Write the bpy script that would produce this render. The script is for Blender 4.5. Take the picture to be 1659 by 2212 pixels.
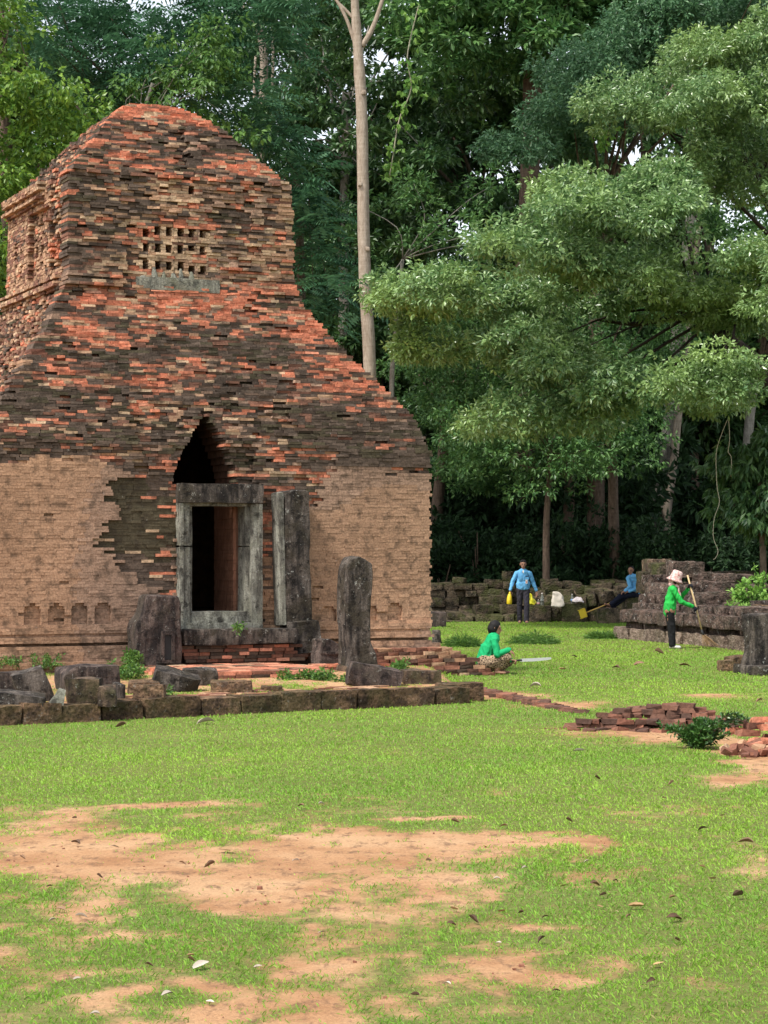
import bpy, bmesh, math, random
import numpy as np
from mathutils import Vector, Matrix, noise, Euler

# ------------------------------------------------------------------ camera, sky, sun, exposure
scene = bpy.context.scene
for o in list(bpy.data.objects):
    bpy.data.objects.remove(o, do_unlink=True)
C = bpy.context.collection
EYE = 1.85
cam_d = bpy.data.cameras.new('camera')
cam = bpy.data.objects.new('camera', cam_d)
C.objects.link(cam)
cam_d.sensor_fit = 'VERTICAL'
cam_d.sensor_height = 36.0
cam_d.sensor_width = 27.0
cam_d.lens = 77.0
cam_d.shift_y = 0.0425
cam_d.clip_start = 0.1
cam_d.clip_end = 3000
cam.location = (0, 0, EYE)
cam.rotation_euler = (math.pi / 2, 0, 0)
scene.camera = cam

SUN_EL, SUN_AZ = math.radians(57), math.radians(-132)     # high, behind the camera's left shoulder
world = bpy.data.worlds.new('World')
scene.world = world
world.use_nodes = True
wn = world.node_tree
wn.nodes.clear()
w_out = wn.nodes.new('ShaderNodeOutputWorld')
w_bg = wn.nodes.new('ShaderNodeBackground')
w_sky = wn.nodes.new('ShaderNodeTexSky')
w_sky.sky_type = 'NISHITA'
w_sky.sun_disc = False
w_sky.sun_elevation = SUN_EL
w_sky.sun_rotation = SUN_AZ
w_sky.air_density = 1.0
w_sky.dust_density = 1.5
w_sky.ozone_density = 1.0
w_hsv = wn.nodes.new('ShaderNodeHueSaturation')
w_hsv.inputs['Saturation'].default_value = 0.35           # thin bright cloud: a whitish sky
wn.links.new(w_sky.outputs['Color'], w_hsv.inputs['Color'])
wn.links.new(w_hsv.outputs['Color'], w_bg.inputs['Color'])
w_bg.inputs['Strength'].default_value = 0.15
wn.links.new(w_bg.outputs['Background'], w_out.inputs['Surface'])

sun_d = bpy.data.lights.new('sun', 'SUN')
sun_d.energy = 2.7
sun_d.angle = math.radians(9)
sun_d.color = (1.0, 0.95, 0.87)
sun = bpy.data.objects.new('sun', sun_d)
C.objects.link(sun)
sdir = Vector((math.sin(SUN_AZ) * math.cos(SUN_EL), math.cos(SUN_AZ) * math.cos(SUN_EL), math.sin(SUN_EL)))
sun.rotation_euler = sdir.to_track_quat('Z', 'Y').to_euler()
sun.location = (-10, -10, 40)

scene.view_settings.view_transform = 'Standard'
scene.view_settings.look = 'None'
scene.view_settings.gamma = 1.0
scene.view_settings.use_curve_mapping = False
scene.view_settings.exposure = 1.0
scene.render.engine = 'CYCLES'
scene.cycles.use_denoising = True
scene.cycles.max_bounces = 6
scene.cycles.diffuse_bounces = 3
scene.cycles.glossy_bounces = 2
scene.cycles.transmission_bounces = 4
scene.cycles.transparent_max_bounces = 6
scene.cycles.caustics_reflective = False
scene.cycles.caustics_refractive = False

# ------------------------------------------------------------------ helpers
RNG = np.random.default_rng(11)
random.seed(7)
FPX, CXP, YHP = 4731.0, 829.5, 1200.0


def survey(x, y, dist):
    """point of the place seen in direction (x, y) of the survey photograph at a depth of dist metres"""
    return Vector(((x - CXP) / FPX * dist, dist, EYE + (YHP - y) / FPX * dist))


def on_ground(x, y, z=0.0):
    return survey(x, y, (EYE - z) * FPX / (y - YHP))


def fbm(x, y, z=0.0, oct=3):
    return noise.fractal(Vector((x, y, z)), 1.0, 2.0, oct)


def tag(o, label=None, cat=None, group=None, kind=None):
    if label: o['label'] = label
    if cat: o['category'] = cat
    if group: o['group'] = group
    if kind: o['kind'] = kind
    return o


def empty(name, loc=(0, 0, 0), rz=0.0):
    o = bpy.data.objects.new(name, None)
    o.empty_display_size = 0.1
    C.objects.link(o)
    o.location = loc
    o.rotation_euler = (0, 0, rz)
    return o


def make_mesh(name, verts, faces, cols=None, smooth=False):
    """verts (N,3), faces: (M,k) array or list of such arrays; cols: per-vertex rgb"""
    verts = np.asarray(verts, dtype=np.float32)
    if isinstance(faces, np.ndarray):
        faces = [faces]
    me = bpy.data.meshes.new(name)
    me.vertices.add(len(verts))
    me.vertices.foreach_set('co', verts.ravel())
    loops = np.concatenate([f.ravel() for f in faces]).astype(np.int32)
    sizes = np.concatenate([np.full(len(f), f.shape[1], dtype=np.int32) for f in faces])
    starts = np.concatenate([[0], np.cumsum(sizes)[:-1]]).astype(np.int32)
    me.loops.add(len(loops))
    me.loops.foreach_set('vertex_index', loops)
    me.polygons.add(len(sizes))
    me.polygons.foreach_set('loop_start', starts)
    me.polygons.foreach_set('loop_total', sizes)
    me.update(calc_edges=True)
    me.polygons.foreach_set('use_smooth', np.full(len(sizes), bool(smooth)))
    if cols is not None:
        a = me.color_attributes.new('col', 'FLOAT_COLOR', 'POINT')
        c4 = np.ones((len(verts), 4), dtype=np.float32)
        c4[:, :3] = cols
        a.data.foreach_set('color', c4.ravel())
    return me


def add(name, me, mat=None, parent=None, loc=None, rot=None, scale=None):
    o = bpy.data.objects.new(name, me)
    C.objects.link(o)
    if mat is not None:
        if isinstance(me, bpy.types.Mesh) and not me.materials:
            me.materials.append(mat)
    if parent is not None:
        o.parent = parent
    if loc is not None: o.location = loc
    if rot is not None: o.rotation_euler = rot
    if scale is not None: o.scale = scale
    return o


def bm_mesh(name, bm, smooth=False):
    me = bpy.data.meshes.new(name)
    bm.normal_update()
    bm.to_mesh(me)
    bm.free()
    if smooth:
        for p in me.polygons: p.use_smooth = True
    return me


BOXF = np.array([[0, 1, 5, 4], [1, 2, 6, 5], [2, 3, 7, 6], [3, 0, 4, 7], [4, 5, 6, 7], [3, 2, 1, 0]])


def boxes_mesh(name, B, cols=None, jit=0.0, seed=1):
    """B (N,6): x0 x1 y0 y1 z0 z1 ; slightly irregular boxes in one mesh"""
    B = np.asarray(B, dtype=np.float32)
    n = len(B)
    r = np.random.default_rng(seed)
    V = np.empty((n, 8, 3), dtype=np.float32)
    ix = [0, 1, 1, 0, 0, 1, 1, 0]
    iy = [0, 0, 1, 1, 0, 0, 1, 1]
    iz = [0, 0, 0, 0, 1, 1, 1, 1]
    for k in range(8):
        V[:, k, 0] = B[:, 0 + ix[k]]
        V[:, k, 1] = B[:, 2 + iy[k]]
        V[:, k, 2] = B[:, 4 + iz[k]]
    if np.any(jit):
        V += r.uniform(-1, 1, V.shape) * jit
    F = (BOXF[None] + (np.arange(n) * 8)[:, None, None]).reshape(-1, 4)
    cc = None if cols is None else np.repeat(np.asarray(cols, dtype=np.float32), 8, axis=0)
    return make_mesh(name, V.reshape(-1, 3), F, cc)


def tube_arrays(pts, radii, n=8, wob=0.0, seed=0, cap=True):
    pts = [Vector(p) for p in pts]
    V = []
    up = Vector((0.31, 0.95, 0.02)).normalized()
    for i, p in enumerate(pts):
        a = pts[max(i - 1, 0)]
        b = pts[min(i + 1, len(pts) - 1)]
        d = (b - a).normalized()
        s = d.cross(up)
        if s.length < 1e-3: s = d.cross(Vector((1, 0, 0)))
        s.normalize()
        t = d.cross(s)
        for k in range(n):
            an = 2 * math.pi * k / n
            r = radii[i]
            if wob: r *= 1 + wob * noise.noise(Vector((p.x * 3 + math.cos(an) * 1.5 + seed, p.y * 3 + math.sin(an) * 1.5, p.z * 1.5)))
            V.append(p + s * math.cos(an) * r + t * math.sin(an) * r)
    F = []
    for i in range(len(pts) - 1):
        for k in range(n):
            F.append((i * n + k, i * n + (k + 1) % n, (i + 1) * n + (k + 1) % n, (i + 1) * n + k))
    tri = []
    if cap:
        V.append(pts[0]); V.append(pts[-1])
        c0, c1 = len(V) - 2, len(V) - 1
        m = (len(pts) - 1) * n
        for k in range(n):
            tri.append((c0, (k + 1) % n, k))
            tri.append((c1, m + k, m + (k + 1) % n))
    return np.array([tuple(v) for v in V], dtype=np.float32), np.array(F, dtype=np.int32), np.array(tri, dtype=np.int32).reshape(-1, 3)


def tubes_mesh(name, tubes, smooth=True):
    """tubes: list of (pts, radii, n, wob)"""
    Vs, Fs, Ts, off = [], [], [], 0
    for i, t in enumerate(tubes):
        v, f, tr = tube_arrays(t[0], t[1], t[2] if len(t) > 2 else 8, t[3] if len(t) > 3 else 0.0, i * 7.3)
        Vs.append(v); Fs.append(f + off); Ts.append(tr + off); off += len(v)
    return make_mesh(name, np.concatenate(Vs), [np.concatenate(Fs), np.concatenate(Ts)], None, smooth)


def spline(pts, n=6):
    """smooth polyline through points"""
    P = [Vector(p) for p in pts]
    out = []
    for i in range(len(P) - 1):
        p0, p1, p2, p3 = P[max(i - 1, 0)], P[i], P[i + 1], P[min(i + 2, len(P) - 1)]
        for k in range(n):
            t = k / n
            out.append(0.5 * ((2 * p1) + (p2 - p0) * t + (2 * p0 - 5 * p1 + 4 * p2 - p3) * t * t + (3 * p1 - p0 - 3 * p2 + p3) * t ** 3))
    out.append(P[-1])
    return out


def rock_mesh(name, dims, seed=0, cuts=5, rnd=0.12, amp=0.03, fine=0.010, chop=0, smooth=False, taper=0.0):
    """weathered stone block: a box with worn corners, chipped faces; its base at z=0, centred in x y"""
    rr = random.Random(seed)
    bm = bmesh.new()
    bmesh.ops.create_cube(bm, size=2.0)
    bmesh.ops.subdivide_edges(bm, edges=bm.edges[:], cuts=cuts, use_grid_fill=True)
    dx, dy, dz = dims
    off = Vector((seed * 3.17 % 91, seed * 1.71 % 53, seed * 0.77 % 37))
    for v in bm.verts:
        p = v.co.copy()
        m = max(abs(p.x), abs(p.y), abs(p.z))
        sph = p.normalized() * m * 1.22
        e = sorted((abs(p.x), abs(p.y), abs(p.z)))[1]
        q = p.lerp(sph, rnd * (0.35 + 0.65 * e ** 3))
        q = Vector((q.x * dx / 2 * (1 - taper * (p.z + 1) / 2), q.y * dy / 2 * (1 - taper * (p.z + 1) / 2), q.z * dz / 2))
        nn = noise.noise_vector(q * 2.2 + off) * amp + noise.noise_vector(q * 9.0 + off) * fine
        v.co = q + nn
    for k in range(chop):
        n = Vector((rr.uniform(-1, 1), rr.uniform(-1, 1), rr.uniform(-.2, 1))).normalized()
        d = 0.72 * (abs(n.x) * dx / 2 + abs(n.y) * dy / 2 + abs(n.z) * dz / 2)
        for v in bm.verts:
            s = v.co.dot(n) - d
            if s > 0: v.co -= n * s * 0.95
    zmin = min(v.co.z for v in bm.verts)
    for v in bm.verts: v.co.z -= zmin
    return bm_mesh(name, bm, smooth)


# ------------------------------------------------------------------ materials
MATS = {}


class NT:
    def __init__(self, name):
        self.m = bpy.data.materials.new(name)
        self.m.use_nodes = True
        self.t = self.m.node_tree
        self.t.nodes.clear()
        self.out = self.n('ShaderNodeOutputMaterial')
        MATS[name] = self.m

    def n(self, kind, **kw):
        nd = self.t.nodes.new(kind)
        for k, v in kw.items():
            if k.startswith('_'):
                setattr(nd, k[1:], v)
            else:
                key = k.replace('__', ' ')
                if key.isdigit(): key = int(key)
                nd.inputs[key].default_value = v
        return nd

    def l(self, a, b):
        self.t.links.new(a, b)

    def noise(self, scale, detail=4, rough=0.6, coord=None, stretch=None):
        nd = self.n('ShaderNodeTexNoise', Scale=scale, Detail=detail, Roughness=rough)
        if coord is None: coord = self.obj()
        if stretch is not None:
            mp = self.n('ShaderNodeMapping')
            mp.inputs['Scale'].default_value = stretch
            self.l(coord, mp.inputs['Vector'])
            coord = mp.outputs['Vector']
        self.l(coord, nd.inputs['Vector'])
        return nd.outputs['Fac']

    def obj(self):
        if not hasattr(self, '_tc'): self._tc = self.n('ShaderNodeTexCoord')
        return self._tc.outputs['Object']

    def world(self):
        if not hasattr(self, '_g'): self._g = self.n('ShaderNodeNewGeometry')
        return self._g.outputs['Position']

    def ramp(self, fac, stops):
        r = self.n('ShaderNodeValToRGB')
        e = r.color_ramp.elements
        while len(e) < len(stops): e.new(0.5)
        for i, (p, c) in enumerate(stops):
            e[i].position = p
            e[i].color = (c[0], c[1], c[2], 1) if hasattr(c, '__len__') else (c, c, c, 1)
        self.l(fac, r.inputs['Fac'])
        return r.outputs['Color']

    def mix(self, a, b, fac, blend='MIX'):
        m = self.n('ShaderNodeMix', _data_type='RGBA', _blend_type=blend)
        for s, v in ((m.inputs[0], fac), (m.inputs[6], a), (m.inputs[7], b)):
            if hasattr(v, 'is_linked') or hasattr(v, 'links'):
                self.l(v, s)
            else:
                s.default_value = v if not hasattr(v, '__len__') else (v[0], v[1], v[2], 1)
        return m.outputs[2]

    def math(self, op, a, b=None):
        m = self.n('ShaderNodeMath', _operation=op)
        for s, v in ((m.inputs[0], a), (m.inputs[1], b)):
            if v is None: continue
            if hasattr(v, 'links'): self.l(v, s)
            else: s.default_value = v
        return m.outputs[0]

    def attr(self, name):
        return self.n('ShaderNodeAttribute', _attribute_name=name)

    def bump(self, h, strength=0.4, dist=0.02):
        b = self.n('ShaderNodeBump', Strength=strength, Distance=dist)
        self.l(h, b.inputs['Height'])
        return b.outputs['Normal']

    def principled(self, color, rough=0.85, spec=0.25, normal=None, **kw):
        p = self.n('ShaderNodeBsdfPrincipled')
        if hasattr(color, 'links'): self.l(color, p.inputs['Base Color'])
        else: p.inputs['Base Color'].default_value = (color[0], color[1], color[2], 1)
        if hasattr(rough, 'links'): self.l(rough, p.inputs['Roughness'])
        else: p.inputs['Roughness'].default_value = rough
        p.inputs['Specular IOR Level'].default_value = spec
        if normal is not None: self.l(normal, p.inputs['Normal'])
        for k, v in kw.items(): p.inputs[k.replace('__', ' ')].default_value = v
        self.l(p.outputs[0], self.out.inputs['Surface'])
        return p


def plain(name, col, rough=0.7, spec=0.3, var=0.25, scale=30, bump=0.0):
    t = NT(name)
    f = t.noise(scale)
    c = t.mix([x * (1 - var) for x in col], [min(1, x * (1 + var)) for x in col], f)
    t.principled(c, rough, spec, t.bump(f, bump, 0.01) if bump else None)
    return t.m


def leaf_material(name, dark, light, transl=0.35, spec=0.35, rough=0.5, tint=None):
    t = NT(name)
    g = t.n('ShaderNodeNewGeometry')
    f = t.math('POWER', g.outputs['Random Per Island'], 1.3)
    c = t.mix(dark, light, f)
    if tint is not None:
        c = t.mix(c, tint, t.ramp(t.noise(0.45, 2, 0.5), [(0.45, 0), (0.72, 1)]))
    p = t.n('ShaderNodeBsdfPrincipled')
    t.l(c, p.inputs['Base Color'])
    p.inputs['Roughness'].default_value = rough
    p.inputs['Specular IOR Level'].default_value = spec
    tr = t.n('ShaderNodeBsdfTranslucent')
    hs = t.n('ShaderNodeHueSaturation', Saturation=1.0, Value=1.1)
    t.l(c, hs.inputs['Color'])
    t.l(hs.outputs['Color'], tr.inputs['Color'])
    mx = t.n('ShaderNodeMixShader', Fac=transl)
    t.l(p.outputs[0], mx.inputs[1])
    t.l(tr.outputs[0], mx.inputs[2])
    t.l(mx.outputs[0], t.out.inputs['Surface'])
    return t.m


def build_materials():
    # brickwork coloured brick by brick (attribute) with grime and grain on it
    t = NT('brickwork')
    a = t.attr('col')
    f1 = t.noise(34, 5, 0.65)
    f2 = t.noise(6, 3, 0.6)
    c = t.mix(a.outputs['Color'], (0.5, 0.5, 0.5), 0.0)
    c = t.mix(c, t.ramp(f1, [(0.3, 0.62), (0.65, 1.25)]), 1.0, 'MULTIPLY')
    c = t.mix(c, (0.04, 0.03, 0.022), t.ramp(f2, [(0.50, 0), (0.66, 0.6)]))
    c = t.mix(c, (0.34, 0.33, 0.29), t.ramp(t.noise(15, 4, 0.7), [(0.66, 0), (0.74, 0.6)]))
    t.principled(c, 0.92, 0.15, t.bump(t.noise(45, 5, 0.75), 0.5, 0.02))
    for nm, col, col2 in (('brick_orange', (0.48, 0.17, 0.10), (0.58, 0.26, 0.165)), ('brick_tan', (0.30, 0.165, 0.095), (0.46, 0.30, 0.19)),
                          ('brick_dark', (0.045, 0.033, 0.024), (0.13, 0.085, 0.06)), ('brick_red', (0.125, 0.055, 0.038), (0.25, 0.11, 0.07)), ('brick_old', (0.07, 0.04, 0.03), (0.175, 0.085, 0.057))):
        t = NT(nm)
        oi = t.n('ShaderNodeObjectInfo')
        c = t.mix(col, col2, oi.outputs['Random'])
        f = t.noise(26, 5, 0.7, t.world())
        c = t.mix(c, t.ramp(f, [(0.3, 0.6), (0.65, 1.25)]), 1.0, 'MULTIPLY')
        c = t.mix(c, (0.05, 0.042, 0.028), t.ramp(t.noise(7, 4, 0.6, t.world()), [(0.55, 0), (0.75, 0.6)]))
        t.principled(c, 0.92, 0.15, t.bump(f, 0.5, 0.015))
    t = NT('tower_core')
    c = t.ramp(t.noise(8, 5, 0.7), [(0.3, (0.05, 0.03, 0.022)), (0.7, (0.16, 0.08, 0.05))])
    t.principled(c, 0.95, 0.1)
    t = NT('passage_plaster')
    f = t.noise(5, 6, 0.7, None, (2.5, 2.5, 0.7))
    c = t.ramp(f, [(0.3, (0.11, 0.055, 0.035)), (0.55, (0.22, 0.105, 0.065)), (0.75, (0.28, 0.16, 0.11))])
    t.principled(c, 0.95, 0.1, t.bump(t.noise(30), 0.3))

    # grey sandstone, streaked by water, lichen spots
    def sandstone(name, pale, dark, moss, lich=0.5):
        t = NT(name)
        w = t.world()
        streak = t.noise(4.0, 6, 0.7, w, (1.7, 1.7, 0.4))
        c = t.ramp(streak, [(0.40, dark), (0.49, [0.35 * x + 0.65 * y for x, y in zip(pale, dark)]), (0.60, pale)])
        c = t.mix(c, moss, t.ramp(t.noise(2.6, 5, 0.65, w), [(0.50, 0), (0.60, 0.75)]))
        c = t.mix(c, [0.5 * x for x in dark], t.ramp(t.noise(7.5, 5, 0.7, w), [(0.54, 0), (0.62, 0.8)]))
        c = t.mix(c, (0.50, 0.50, 0.45), t.ramp(t.noise(11, 5, 0.8, w), [(0.61, 0), (0.66, lich)]))
        c = t.mix(c, t.ramp(t.noise(45, 4, 0.75, w), [(0.3, 0.55), (0.7, 1.3)]), 1.0, 'MULTIPLY')
        h = t.math('ADD', t.noise(11, 5, 0.7, w), t.noise(40, 5, 0.75, w))
        t.principled(c, 0.93, 0.15, t.bump(h, 0.9, 0.035))
    sandstone('sandstone_frame', (0.36, 0.355, 0.295), (0.085, 0.08, 0.068), (0.21, 0.205, 0.16), 0.5)
    sandstone('sandstone_dark', (0.15, 0.125, 0.105), (0.024, 0.021, 0.019), (0.055, 0.046, 0.032), 0.8)
    sandstone('sandstone_brown', (0.20, 0.135, 0.09), (0.045, 0.034, 0.028), (0.075, 0.068, 0.034), 0.45)
    sandstone('sandstone_purple', (0.15, 0.112, 0.095), (0.030, 0.024, 0.023), (0.07, 0.058, 0.045), 0.4)
    sandstone('frieze_stone', (0.33, 0.32, 0.26), (0.12, 0.12, 0.10), (0.2, 0.2, 0.14), 0.3)

    def laterite(name, base, dark, moss, mamt, lich):
        t = NT(name)
        w = t.world()
        v = t.n('ShaderNodeTexVoronoi', Scale=22.0)
        t.l(w, v.inputs['Vector'])
        pit = v.outputs['Distance']
        f = t.noise(5.5, 6, 0.75, w)
        c = t.ramp(f, [(0.41, dark), (0.58, base)])
        oi = t.n('ShaderNodeObjectInfo')
        c = t.mix(c, t.ramp(oi.outputs['Random'], [(0, 0.65), (1, 1.3)]), 1.0, 'MULTIPLY')
        c = t.mix(c, moss, t.ramp(t.noise(2.0, 5, 0.65, w), [(0.47, 0), (0.58, mamt)]))
        c = t.mix(c, (0.48, 0.46, 0.41), t.ramp(t.noise(10, 6, 0.85, w), [(0.585, 0), (0.64, lich)]))
        c = t.mix(c, t.ramp(pit, [(0.05, 0.35), (0.3, 1.0)]), 1.0, 'MULTIPLY')
        c = t.mix(c, t.ramp(t.noise(38, 4, 0.75, w), [(0.3, 0.55), (0.7, 1.3)]), 1.0, 'MULTIPLY')
        h = t.math('ADD', t.math('MULTIPLY', pit, 0.6), t.noise(20, 6, 0.75, w))
        t.principled(c, 0.95, 0.12, t.bump(h, 1.0, 0.04))
    laterite('laterite_kerb', (0.22, 0.135, 0.08), (0.065, 0.043, 0.03), (0.075, 0.07, 0.03), 0.5, 0.3)
    laterite('laterite_mossy', (0.13, 0.098, 0.068), (0.035, 0.03, 0.022), (0.062, 0.068, 0.024), 0.8, 0.22)
    laterite('laterite_lichen', (0.155, 0.105, 0.085), (0.036, 0.028, 0.024), (0.075, 0.065, 0.045), 0.4, 0.9)
    laterite('laterite_pale', (0.30, 0.225, 0.175), (0.12, 0.085, 0.065), (0.16, 0.13, 0.09), 0.4, 0.5)

    # ground: orange sandy soil, thatch where grass grows (attribute 'col'.r)
    t = NT('soil')
    w = t.world()
    a = t.attr('col')
    sep = t.n('ShaderNodeSeparateColor')
    t.l(a.outputs['Color'], sep.inputs['Color'])
    f = t.noise(1.1, 5, 0.65, w)
    soil = t.ramp(f, [(0.36, (0.34, 0.175, 0.085)), (0.5, (0.44, 0.25, 0.13)), (0.62, (0.50, 0.31, 0.17))])
    soil = t.mix(soil, (0.17, 0.10, 0.06), t.ramp(t.noise(9, 5, 0.75, w, (1, 0.5, 1)), [(0.52, 0), (0.64, 0.8)]))
    soil = t.mix(soil, t.ramp(t.noise(60, 3, 0.7, w), [(0.25, 0.7), (0.75, 1.2)]), 1.0, 'MULTIPLY')
    sod = t.ramp(t.noise(22, 4, 0.7, w), [(0.3, (0.055, 0.085, 0.018)), (0.7, (0.13, 0.2, 0.04))])
    g = t.math('ADD', sep.outputs[0], t.math('MULTIPLY', t.math('SUBTRACT', t.noise(14, 4, 0.8, w), 0.5), 0.7))
    c = t.mix(soil, sod, t.ramp(g, [(0.45, 0), (0.95, 0.85)]))
    litter = t.ramp(t.noise(3, 5, 0.7, w), [(0.3, (0.03, 0.022, 0.012)), (0.7, (0.10, 0.065, 0.035))])
    c = t.mix(c, litter, sep.outputs[1])
    h = t.math('ADD', t.noise(45, 5, 0.75, w), t.noise(8, 3, 0.6, w))
    t.principled(c, 0.95, 0.1, t.bump(h, 0.7, 0.03))

    # grass blades (colour per blade from the mesh)
    t = NT('grass')
    a = t.attr('col')
    p = t.n('ShaderNodeBsdfPrincipled')
    t.l(a.outputs['Color'], p.inputs['Base Color'])
    p.inputs['Roughness'].default_value = 0.5
    p.inputs['Specular IOR Level'].default_value = 0.3
    tr = t.n('ShaderNodeBsdfTranslucent')
    t.l(a.outputs['Color'], tr.inputs['Color'])
    mx = t.n('ShaderNodeMixShader', Fac=0.4)
    t.l(p.outputs[0], mx.inputs[1]); t.l(tr.outputs[0], mx.inputs[2])
    t.l(mx.outputs[0], t.out.inputs['Surface'])

    leaf_material('leaf_bright', (0.08, 0.18, 0.055), (0.30, 0.43, 0.17), 0.28, 0.8, 0.36, (0.27, 0.39, 0.11))
    leaf_material('leaf_vine', (0.07, 0.17, 0.025), (0.25, 0.40, 0.06), 0.4, 0.5, 0.42)
    leaf_material('leaf_climber', (0.05, 0.13, 0.03), (0.16, 0.29, 0.065), 0.35, 0.4, 0.45)
    leaf_material('leaf_feather', (0.034, 0.10, 0.05), (0.09, 0.21, 0.10), 0.3, 0.3, 0.55)
    leaf_material('leaf_dark', (0.03, 0.085, 0.03), (0.11, 0.21, 0.065), 0.25, 0.5, 0.42, (0.05, 0.10, 0.02))
    leaf_material('leaf_mid', (0.045, 0.13, 0.035), (0.16, 0.30, 0.085), 0.3, 0.5, 0.45)
    leaf_material('leaf_bluegreen', (0.045, 0.125, 0.055), (0.15, 0.28, 0.13), 0.3, 0.5, 0.45)
    leaf_material('leaf_under_shaded', (0.010, 0.028, 0.011), (0.032, 0.072, 0.024), 0.2, 0.2, 0.6)  # shade below the canopy is put into this leaf colour
    leaf_material('leaf_weed', (0.045, 0.12, 0.022), (0.14, 0.25, 0.045), 0.3, 0.3, 0.5)
    leaf_material('leaf_sprout', (0.12, 0.28, 0.04), (0.30, 0.48, 0.10), 0.35, 0.4, 0.5)
    leaf_material('leaf_shrub', (0.03, 0.09, 0.018), (0.09, 0.19, 0.04), 0.25, 0.7, 0.35)
    leaf_material('leaf_dry', (0.16, 0.07, 0.03), (0.30, 0.14, 0.06), 0.2, 0.3, 0.6)

    def bark(name, a, b, sc=7):
        t = NT(name)
        w = t.world()
        f = t.noise(sc, 6, 0.7, w, (2.2, 2.2, 0.6))
        r = t.noise(3, 3, 0.6, w, (0.5, 0.5, 5))
        c = t.ramp(t.math('ADD', t.math('MULTIPLY', f, 0.75), t.math('MULTIPLY', r, 0.25)), [(0.35, a), (0.65, b)])
        t.principled(c, 0.92, 0.15, t.bump(f, 0.6, 0.03))
    bark('bark_pale', (0.20, 0.155, 0.115), (0.40, 0.335, 0.27))
    bark('bark_grey', (0.13, 0.115, 0.095), (0.33, 0.31, 0.27))
    bark('bark_brown', (0.055, 0.038, 0.028), (0.16, 0.115, 0.085))
    bark('bark_dark', (0.02, 0.016, 0.013), (0.07, 0.055, 0.045))
    plain('vine_stem', (0.42, 0.38, 0.28), 0.8, 0.2, 0.3, 12)

    # clothes, skin, small things
    plain('skin', (0.30, 0.155, 0.10), 0.55, 0.35, 0.12, 20)
    plain('hair', (0.010, 0.009, 0.009), 0.7, 0.25, 0.3, 80)
    plain('lips', (0.22, 0.07, 0.06), 0.5, 0.3)
    plain('eye_dark', (0.015, 0.012, 0.010), 0.3, 0.5)
    plain('shirt_blue', (0.13, 0.38, 0.66), 0.8, 0.2, 0.18, 9, 0.4)
    plain('shirt_green', (0.012, 0.33, 0.12), 0.85, 0.2, 0.2, 9, 0.4)
    plain('shirt_leaf_green', (0.02, 0.34, 0.055), 0.85, 0.2, 0.2, 9, 0.4)
    plain('undershirt', (0.75, 0.72, 0.66), 0.9, 0.2, 0.05)
    plain('trousers_charcoal', (0.035, 0.032, 0.042), 0.85, 0.2, 0.4, 8, 0.4)
    plain('trousers_navy', (0.010, 0.012, 0.026), 0.85, 0.2, 0.4, 8, 0.4)
    plain('trousers_black', (0.010, 0.010, 0.011), 0.85, 0.2, 0.5, 8, 0.4)
    t = NT('sarong_print')
    v = t.n('ShaderNodeTexVoronoi', Scale=26.0, _feature='DISTANCE_TO_EDGE')
    mp = t.n('ShaderNodeMapping'); mp.inputs['Scale'].default_value = (1, 1, 1.7)
    t.l(t.obj(), mp.inputs['Vector']); t.l(mp.outputs[0], v.inputs['Vector'])
    c = t.ramp(v.outputs['Distance'], [(0.08, (0.36, 0.26, 0.17)), (0.2, (0.03, 0.018, 0.014))])
    t.principled(c, 0.9, 0.15)
    t = NT('hat_print')
    c = t.ramp(t.noise(26, 4, 0.7), [(0.42, (0.62, 0.50, 0.45)), (0.52, (0.55, 0.34, 0.31)), (0.60, (0.36, 0.12, 0.12))])
    t.principled(c, 0.9, 0.15)
    plain('glove_black', (0.012, 0.013, 0.018), 0.9, 0.2)
    plain('shoe_pale', (0.55, 0.52, 0.48), 0.7, 0.3)
    plain('sandal_brown', (0.14, 0.09, 0.07), 0.7, 0.3)
    plain('plastic_yellow', (0.72, 0.52, 0.02), 0.45, 0.45, 0.08)
    plain('bag_yellow', (0.66, 0.62, 0.03), 0.4, 0.5, 0.15, 14)
    plain('broom_handle', (0.50, 0.36, 0.19), 0.6, 0.3, 0.2, 20)
    plain('broom_twig', (0.34, 0.22, 0.12), 0.9, 0.1, 0.4, 40)
    plain('pole_yellow', (0.58, 0.37, 0.10), 0.6, 0.3)
    plain('binding_black', (0.02, 0.02, 0.02), 0.7, 0.3)
    plain('steel', (0.42, 0.43, 0.42), 0.42, 0.5, 0.2, 14)
    plain('cloth_white', (0.62, 0.56, 0.48), 0.9, 0.15, 0.15, 10)
    plain('cloth_pinkwhite', (0.70, 0.62, 0.62), 0.9, 0.15, 0.2, 12)
    plain('label_blue', (0.16, 0.30, 0.55), 0.5, 0.3)
    plain('label_pink', (0.55, 0.28, 0.30), 0.5, 0.3)
    plain('badge_white', (0.66, 0.60, 0.58), 0.5, 0.4)
    plain('badge_red', (0.52, 0.15, 0.10), 0.5, 0.4)
    plain('badge_navy', (0.02, 0.025, 0.06), 0.6, 0.3)
    t = NT('clear_plastic')
    p = t.principled((0.80, 0.88, 0.86), 0.08, 0.5)
    p.inputs['Transmission Weight'].default_value = 0.85
    p.inputs['IOR'].default_value = 1.2
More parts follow.
